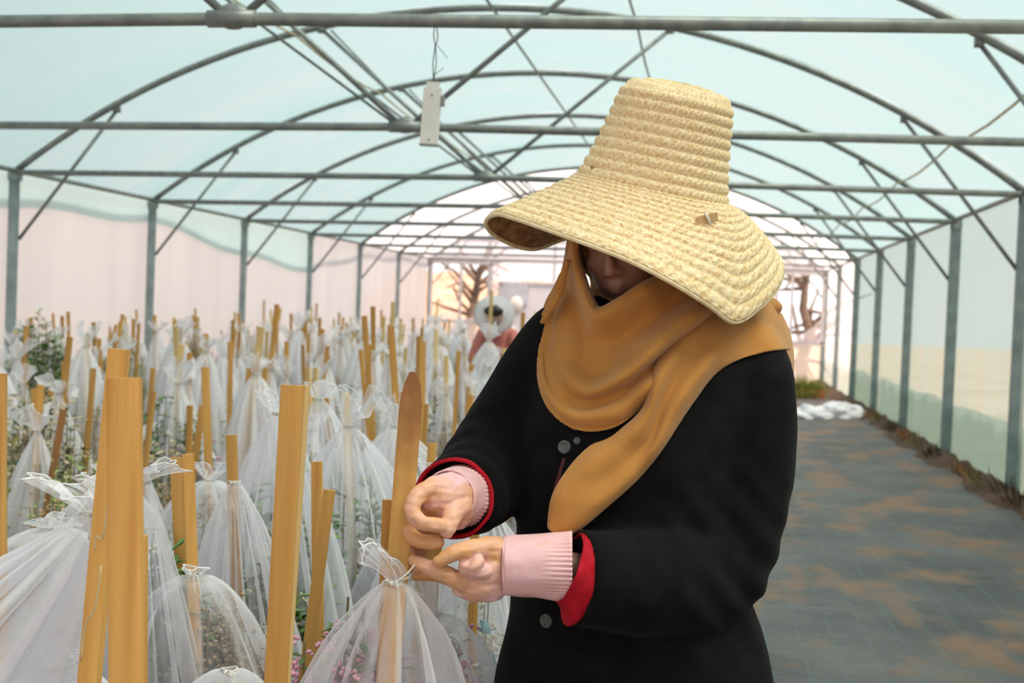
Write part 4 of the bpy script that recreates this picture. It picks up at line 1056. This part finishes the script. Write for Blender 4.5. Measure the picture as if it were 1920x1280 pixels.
# cord lashing on the long leaning lath
b = MB(); c0 = P(205, 880, 1.60)
b.tube(catmull([P(205, 880, 1.60), P(200, 960, 1.595), P(192, 1010, 1.60), P(180, 1005, 1.60), P(178, 1030, 1.60)], 18), .0010, 5)
b.tube(catmull([P(190, 1060, 1.60), P(178, 1140, 1.60), P(160, 1170, 1.60), P(152, 1240, 1.60)], 12), .0010, 5)
tag(b.build('loose_cord', M_cord, origin=c0), 'thin straw-coloured cord hanging loose on the long leaning lath', 'cord')
c_ = P(884, 1244, 2.6); o = MB().tube([c_+Vector((.015*math.cos(a), .012*math.sin(a), 0)) for a in np.linspace(0, 2*PI, 17)], .0016, 6).build('string_ring', M_string, origin=c_)
tag(o, 'loop of white string around the lath under the lower wrist', 'string')
# teal handle with white tag
tt = thing('hand_tool', 'teal handle with a white tag standing behind the coat hem', 'tool', G0(925, 1280, 2.75)+(0,))
p0 = P(908, 1165, 2.75); ax = (P(928, 1285, 2.75)-p0).normalized(); g_ = p0+ax*(p0.z/-ax.z)
MB().tube([p0, p0+ax*.02, p0+ax*.2, g_], [.008, .011, .012, .012], 12).build('handle', pmat('teal_plastic', (.02, .30, .36), rough=.4), tt)
MB().box(P(912, 1212, 2.71), (.030, .004, .055)).build('paper_tag', M_white, tt, smooth=False)

# ---- background rows: prototypes, then copies
kinds = ['bush', 'dry', 'leafy', 'pink', 'spire', 'lime', 'dry', 'spire']
def zone(x, y):
    v = Vector((x, y, 1.0))-EYE; px = 960+F_PX*v.dot(RGT)/v.dot(FWD); a = 'beside the black sleeve'
    for lim, nm in ((-1, 'left of the frame edge'), (150, 'below the first left post'), (360, 'below the second left post'), (520, 'below the third left post'), (625, 'below the fourth left post'), (708, 'below the fifth left post'), (800, 'below the sixth left post'), (900, 'below the far left window')):
        if px < lim: a = nm; break
    b_ = 'front rows' if y < 7 else ('second band of rows' if y < 10 else ('middle rows' if y < 14 else ('far rows' if y < 19 else 'last rows')))
    return a, b_
rn = random.Random(21)
pp_ = []; hp_ = []; sp_ = []
for k, kd in enumerate(kinds): pp_.append(plant_proto(kd, 300+k, .74+.04*(k % 3), .18, 1.3, (0, 0, 0), 'x', 'x'))
for k in range(9):
    T = Vector((rn.uniform(-.07, .07), rn.uniform(-.07, .07), rn.uniform(.86, 1.0)))
    hp_.append(hood(T, (0, 0), rn.uniform(.17, .24), 400+k, 'x', M_netf, 'x', exp=rn.uniform(.6, .95), hem=rn.uniform(.08, .2), k=rn.randint(8, 12), n=60, m_=14, tuft=rn.uniform(.05, .11), lean=(rn.uniform(-.04, .04), rn.uniform(-.03, .03)), flare=rn.uniform(.035, .06)))
    hp_[-1]['_t'] = tuple(T); hp_[-1]['_h'] = hp_[-1]['_w'][2]
for k in range(6):
    b = MB(); stakemesh(b, Vector((0, 0, 0)), Vector((0, 0, 1.0)), .030, .010, Vector((0, -1, 0)), False, 50+k); sp_.append(b.build('stake', [M_wood, M_wood, M_wood2][k % 3], autos=40))
used = set()
def place(proto, key, loc, rz, sc, lab, grp, rx=0, ry=0):
    if key not in used:
        used.add(key); proto.location = loc; proto.rotation_euler = (rx, ry, rz); proto.scale = sc if isinstance(sc, tuple) else (sc,)*3
        proto['label'] = lab; proto['group'] = grp; return proto
    return dup(proto, loc, rz, sc, lab, grp, rx, ry)
STK = [o for o in bpy.data.objects if o.name.startswith('stake')][:40]
y = 4.5; row = 0; nh = ns_ = 0
occupied = [(G0(bx, 900, Db)) for (_, _, _, bx, Db, *_r) in NH]
while y < 24.6:
    sp = .56+.012*(y-4); x = -6.05+rn.uniform(0, .3)+(row % 2)*.27
    while x < -.35:
        cx, cy = x+rn.uniform(-.1, .1), y+rn.uniform(-.14, .14)
        if min((cx-a)**2+(cy-b_)**2 for a, b_ in occupied) > .2 and not (abs(cx+2.13) < .3 and abs(cy-12.2) < .55):
            a, z_ = zone(cx, cy); k = rn.randrange(len(kinds)); s = rn.uniform(.9, 1.12)
            bare = rn.random() < .08
            place(pp_[k], ('p', k), (cx, cy, 0), rn.uniform(0, 6.28), s, '%s potted plant %s, %s' % ({'bush': 'bushy green', 'dry': 'dry beige', 'leafy': 'broad-leaved', 'pink': 'pink-flowered', 'spire': 'grey-green', 'lime': 'lime green'}[kinds[k]], a, z_), 'potted plants, '+z_)
            if not bare:
                k = rn.randrange(9); rz = rn.uniform(0, 6.28); s = rn.uniform(.88, 1.16); nh += 1; Tt_ = Vector(hp_[k]['_t']); hz = hp_[k]['_h']
                place(hp_[k], ('h', k), (cx, cy, hz*s), rz, s, '%s white net hood %s, %s' % ('tall' if Tt_.z*s > .96 else 'low', a, z_), 'white net hoods, '+z_)
                tie = Matrix.Rotation(rz, 3, 'Z') @ Vector((Tt_.x*s, Tt_.y*s, 0)); tz = Tt_.z*s
            else: tie = Vector((.1, 0, 0)); tz = .8
            for e in range(1 if rn.random() < .75 else 2):
                if ns_ > 296 - len(STK): break
                ns_ += 1; h_ = tz+rn.uniform(.04, .46) if e == 0 else rn.uniform(.85, 1.32)
                vv = Vector((cx, cy, 1.2))-EYE; h_ = min(h_, 1.0) if abs(960+F_PX*vv.dot(RGT)/vv.dot(FWD)-930) < 24 and cy < 12.4 else h_
                if cx < -3.2 and cy < 15: h_ = min(h_, 1.12+.02*(cy-5))
                q = rn.randrange(6); off = Vector((0, .022, 0)) if e == 0 else Vector((rn.uniform(-.3, .3), -.28, 0))
                lx, ly = rn.gauss(0, .05), rn.gauss(0, .05)
                loc = (cx+tie.x+off.x-tz*math.sin(ly), cy+tie.y+off.y+tz*math.sin(lx), 0)
                place(sp_[q], ('s', q), loc, rn.uniform(-.7, .7), (1, 1, h_), '%s %s %s stake %s, %s' % ('tall' if h_ > 1.1 else 'short', 'upright' if abs(ly) < .045 else ('right-leaning' if ly > 0 else 'left-leaning'), 'pale' if q % 3 == 2 else 'amber', a, z_), 'stakes, '+z_, lx, ly)
        x += .56
    y += sp; row += 1
print('hoods', nh, 'stakes', ns_)
# plants rising above the nets at the left
tall = [(68, 640, 8.6, 'leafy', 1.32, 'tall fresh green plant rising above the nets at the left wall'), (225, 640, 9.5, 'lime', 1.22, 'pale green plant above the nets between the first two left posts'),
        (175, 660, 9.0, 'dry', 1.08, 'greyish dry plant left of the pale green one'), (370, 640, 10.5, 'dry', 1.18, 'dry orange-tipped plant above the nets left of the third post'),
        (20, 760, 5.6, 'spire', 1.02, 'dark green plant at the left edge of the photograph'), (85, 800, 5.3, 'spire', .98, 'dark green plant behind the amber laths at left'),
        (150, 850, 4.4, 'lime', .86, 'lime green shrub between laths at left'), (315, 760, 5.9, 'leafy', .95, 'green leafy plant beside the very slim rod'), (395, 1050, 4.9, 'bush', .5, 'black pot standing uncovered between the laths')]
for k, (px, py, D, kd, h_, lab) in enumerate(tall):
    g = G0(px, py, D); plant_proto(kd, 500+k, h_, .22 if h_ > .9 else .2, 4.5 if h_ > 1.1 else 2.2, (g[0], g[1], 0), lab, 'uncovered potted plants', potr=.14)

# ---- things at the far end of the path
g = PZ(1562, 750, 0); g.x = min(g.x, XR-.75)
b = MB(); rn2 = random.Random(5)
for k in range(900):
    a = rn2.uniform(0, 6.28); q = rn2.random()**.6; p = Vector((g.x+.42*q*math.cos(a), g.y+.3*q*math.sin(a), 0))
    d = Vector((rn2.uniform(-.5, .5), rn2.uniform(-.5, .5), 1)).normalized(); l_ = rn2.uniform(.25, .60)*(1-.4*q)
    blade(b, p, d, .010, l_, Vector((rn2.uniform(-1, 1), .2, .1)).normalized(), rn2)
tag(b.build('grass_clump', pmat('yellow_green_grass', (.46, .48, .12), (.30, .34, .08), rough=.7), origin=g, smooth=False), 'yellow-green grass clump at the far end by the right wall', 'grass', kind='stuff')
g2 = PZ(1505, 748, 0); t = thing('terracotta_trough', 'long terracotta trough with low green plants before the far wall', 'planter', tuple(g2))
L0 = g2; b = MB()
for c, sz in (((0, -.09, .09), (.75, .02, .18)), ((0, .09, .09), (.75, .02, .18)), ((-.365, 0, .09), (.02, .16, .18)), ((.365, 0, .09), (.02, .16, .18)), ((0, 0, .01), (.73, .16, .02)), ((0, 0, .15), (.72, .15, .01))): b.box(L0+Vector(c), sz)
b.build('trough', pmat('terracotta', (.55, .22, .10), (.42, .16, .07), rough=.8), t, smooth=False)
b = MB()
for k in range(160):
    p = L0+Vector((rn2.uniform(-.34, .34), rn2.uniform(-.06, .06), .155)); blade(b, p, Vector((rn2.uniform(-.6, .6), rn2.uniform(-.6, .6), 1)).normalized(), .012, rn2.uniform(.06, .15), Vector((1, 0, 0)), rn2)
b.build('foliage', M_lime, t, smooth=False)['kind'] = 'stuff'
for sgn, (ux, lab) in enumerate(((1520, 'smaller left heap of crumpled white net lying at the end of the path'), (1580, 'larger right heap of crumpled white net lying at the end of the path'))):
    g3 = PZ(ux, 786, 0); b = MB(); nu, nv = 60, 26; rows = []; W_ = .30+.06*sgn
    for i in range(nv):
        phi = PI/2*i/(nv-1); row = []
        for j in range(nu):
            th = 2*PI*j/nu; d = Vector((math.cos(th)*math.sin(phi), math.sin(th)*math.sin(phi), math.cos(phi)))
            q = 1+.28*noise.noise(d*2.2+Vector((sgn*7, 0, 0)))+.16*abs(noise.noise(d*6+Vector((3, sgn, 0))))+.05*noise.noise(d*16)
            row.append(g3+Vector((0, .22, .003))+Vector((d.x*W_*q, d.y*.24*q, max(0, d.z)*(.17+.05*sgn)*q)))
        rows.append(row)
    b.grid(rows, closed=True); tag(b.build('net_heap', pmat('heaped_net_%d' % sgn, (.86, .85, .90), (.78, .77, .84), rough=.9, subsurf=.2), origin=g3), lab, 'net')
# dry weeds in the earth strip
for k in range(14):
    y_ = 5.2+k*1.05+rn2.uniform(-.3, .3); x_ = XR-.17; b = MB(); big = 1.0 if k not in (3, 4) else 1.5
    for i in range(46):
        p = Vector((x_+rn2.gauss(0, .045), y_+rn2.gauss(0, .13), .06)); d = Vector((rn2.uniform(-.7, .15), rn2.uniform(-.6, .6), 1)).normalized()
        blade(b, p, d, .007, rn2.uniform(.06, .20)*big, Vector((rn2.uniform(-1, 1), .5, 0)).normalized(), rn2)
    tag(b.build('dry_weed', [M_wood3, M_soil, M_stem][k % 3], origin=(x_, y_, .06), smooth=False), 'low %s weed tuft in the earth strip, %s' % (['reddish', 'dark brown', 'olive'][k % 3], ['nearest along the right wall', 'middle of the right wall', 'far along the right wall'][min(2, k//5)]), 'weed', 'weeds along the right wall', kind='stuff')

# ---- second worker far back
W0 = P(930, 575, 12.0); wx0, wy0 = W0.x, W0.y+.2
w2 = thing('person', 'distant blurred person in a white wide-brimmed hat bending among the stakes', 'person', (wx0, wy0, 0))
hc = Vector((wx0, wy0-.25, 1.34)); b = MB()
b.ell(hc, (.075, .09, .11), nu=20, nv=14); b.ell(hc+Vector((0, -.085, -.02)), (.012, .014, .018), nu=8, nv=6); b.ell(hc+Vector((0, -.07, -.06)), (.03, .02, .01), nu=8, nv=6)
for s in (-1, 1): b.ell(hc+Vector((s*.075, 0, 0)), (.012, .02, .03), nu=8, nv=6); b.ell(hc+Vector((s*.03, -.078, .015)), (.014, .01, .008), nu=8, nv=6)
L(b, [(hc+Vector((0, .03, -.05)), .05), (Vector((wx0, wy0-.10, 1.20)), .05), (Vector((wx0, wy0, 1.08)), .12), (Vector((wx0, wy0+.05, .85)), .13)])
for s in (-1, 1):
    L(b, [(Vector((wx0+s*.15, wy0-.05, 1.15)), .05), (Vector((wx0+s*.22, wy0-.15, .90)), .042), (Vector((wx0+s*.12, wy0-.38, .84)), .035), (Vector((wx0+s*.08, wy0-.46, .84)), .03)])
    L(b, [(Vector((wx0+s*.09, wy0+.06, .82)), .09), (Vector((wx0+s*.10, wy0, .45)), .06), (Vector((wx0+s*.1, wy0+.04, .06)), .04)]); L(b, [(Vector((wx0+s*.1, wy0+.05, .035)), .035), (Vector((wx0+s*.1, wy0-.12, .03)), .03)])
bb = b.build('body', pmat('skin_far', (.62, .38, .32), rough=.6), w2); remesh(bb, .012, 2)
b = MB(); L(b, [(Vector((wx0, wy0-.08, 1.17)), .10), (Vector((wx0, wy0, 1.05)), .155), (Vector((wx0, wy0+.05, .80)), .16)])
for s in (-1, 1): L(b, [(Vector((wx0+s*.15, wy0-.05, 1.15)), .065), (Vector((wx0+s*.22, wy0-.15, .90)), .058), (Vector((wx0+s*.14, wy0-.33, .85)), .048)])
remesh(b.build('jacket', pmat('coral_jacket', (.60, .20, .17), (.5, .16, .14), rough=.8), w2), .014, 3)
b = MB()
for s in (-1, 1): L(b, [(Vector((wx0+s*.09, wy0+.06, .84)), .11), (Vector((wx0+s*.10, wy0, .45)), .08), (Vector((wx0+s*.1, wy0+.04, .10)), .065)])
remesh(b.build('trousers', M_trous, w2), .014, 2)
Mb = Matrix.Rotation(math.radians(-78), 3, 'X')
prof = [(.0, .11), (.06, .108), (.092, .085), (.105, .02), (.115, .0), (.16, -.018), (.205, -.035), (.207, -.040), (.16, -.026), (.108, -.008), (.098, .015), (.085, .075)]
vs = [hc+Vector((0, .0, .01))+Mb @ Vector((r_*math.cos(j*PI/16), r_*math.sin(j*PI/16)*.95, z_)) for r_, z_ in prof for j in range(32)]
b = MB().add(vs, [(i*32+j, i*32+(j+1) % 32, (i+1)*32+(j+1) % 32, (i+1)*32+j) for i in range(len(prof)-1) for j in range(32)]); b.build('sun_hat', net_mat('white_hat_cloth', (.98, .97, .98), .97, 1.0, .65), w2)
b = MB(); b.ell(hc+Vector((0, -.075, .04)), (.10, .045, .055), nu=18, nv=10); b.build('dark_hair', M_hair, w2)
for o in bpy.data.objects:
    for k in ('_w', '_top', '_t', '_h'):
        if k in o: del o[k]
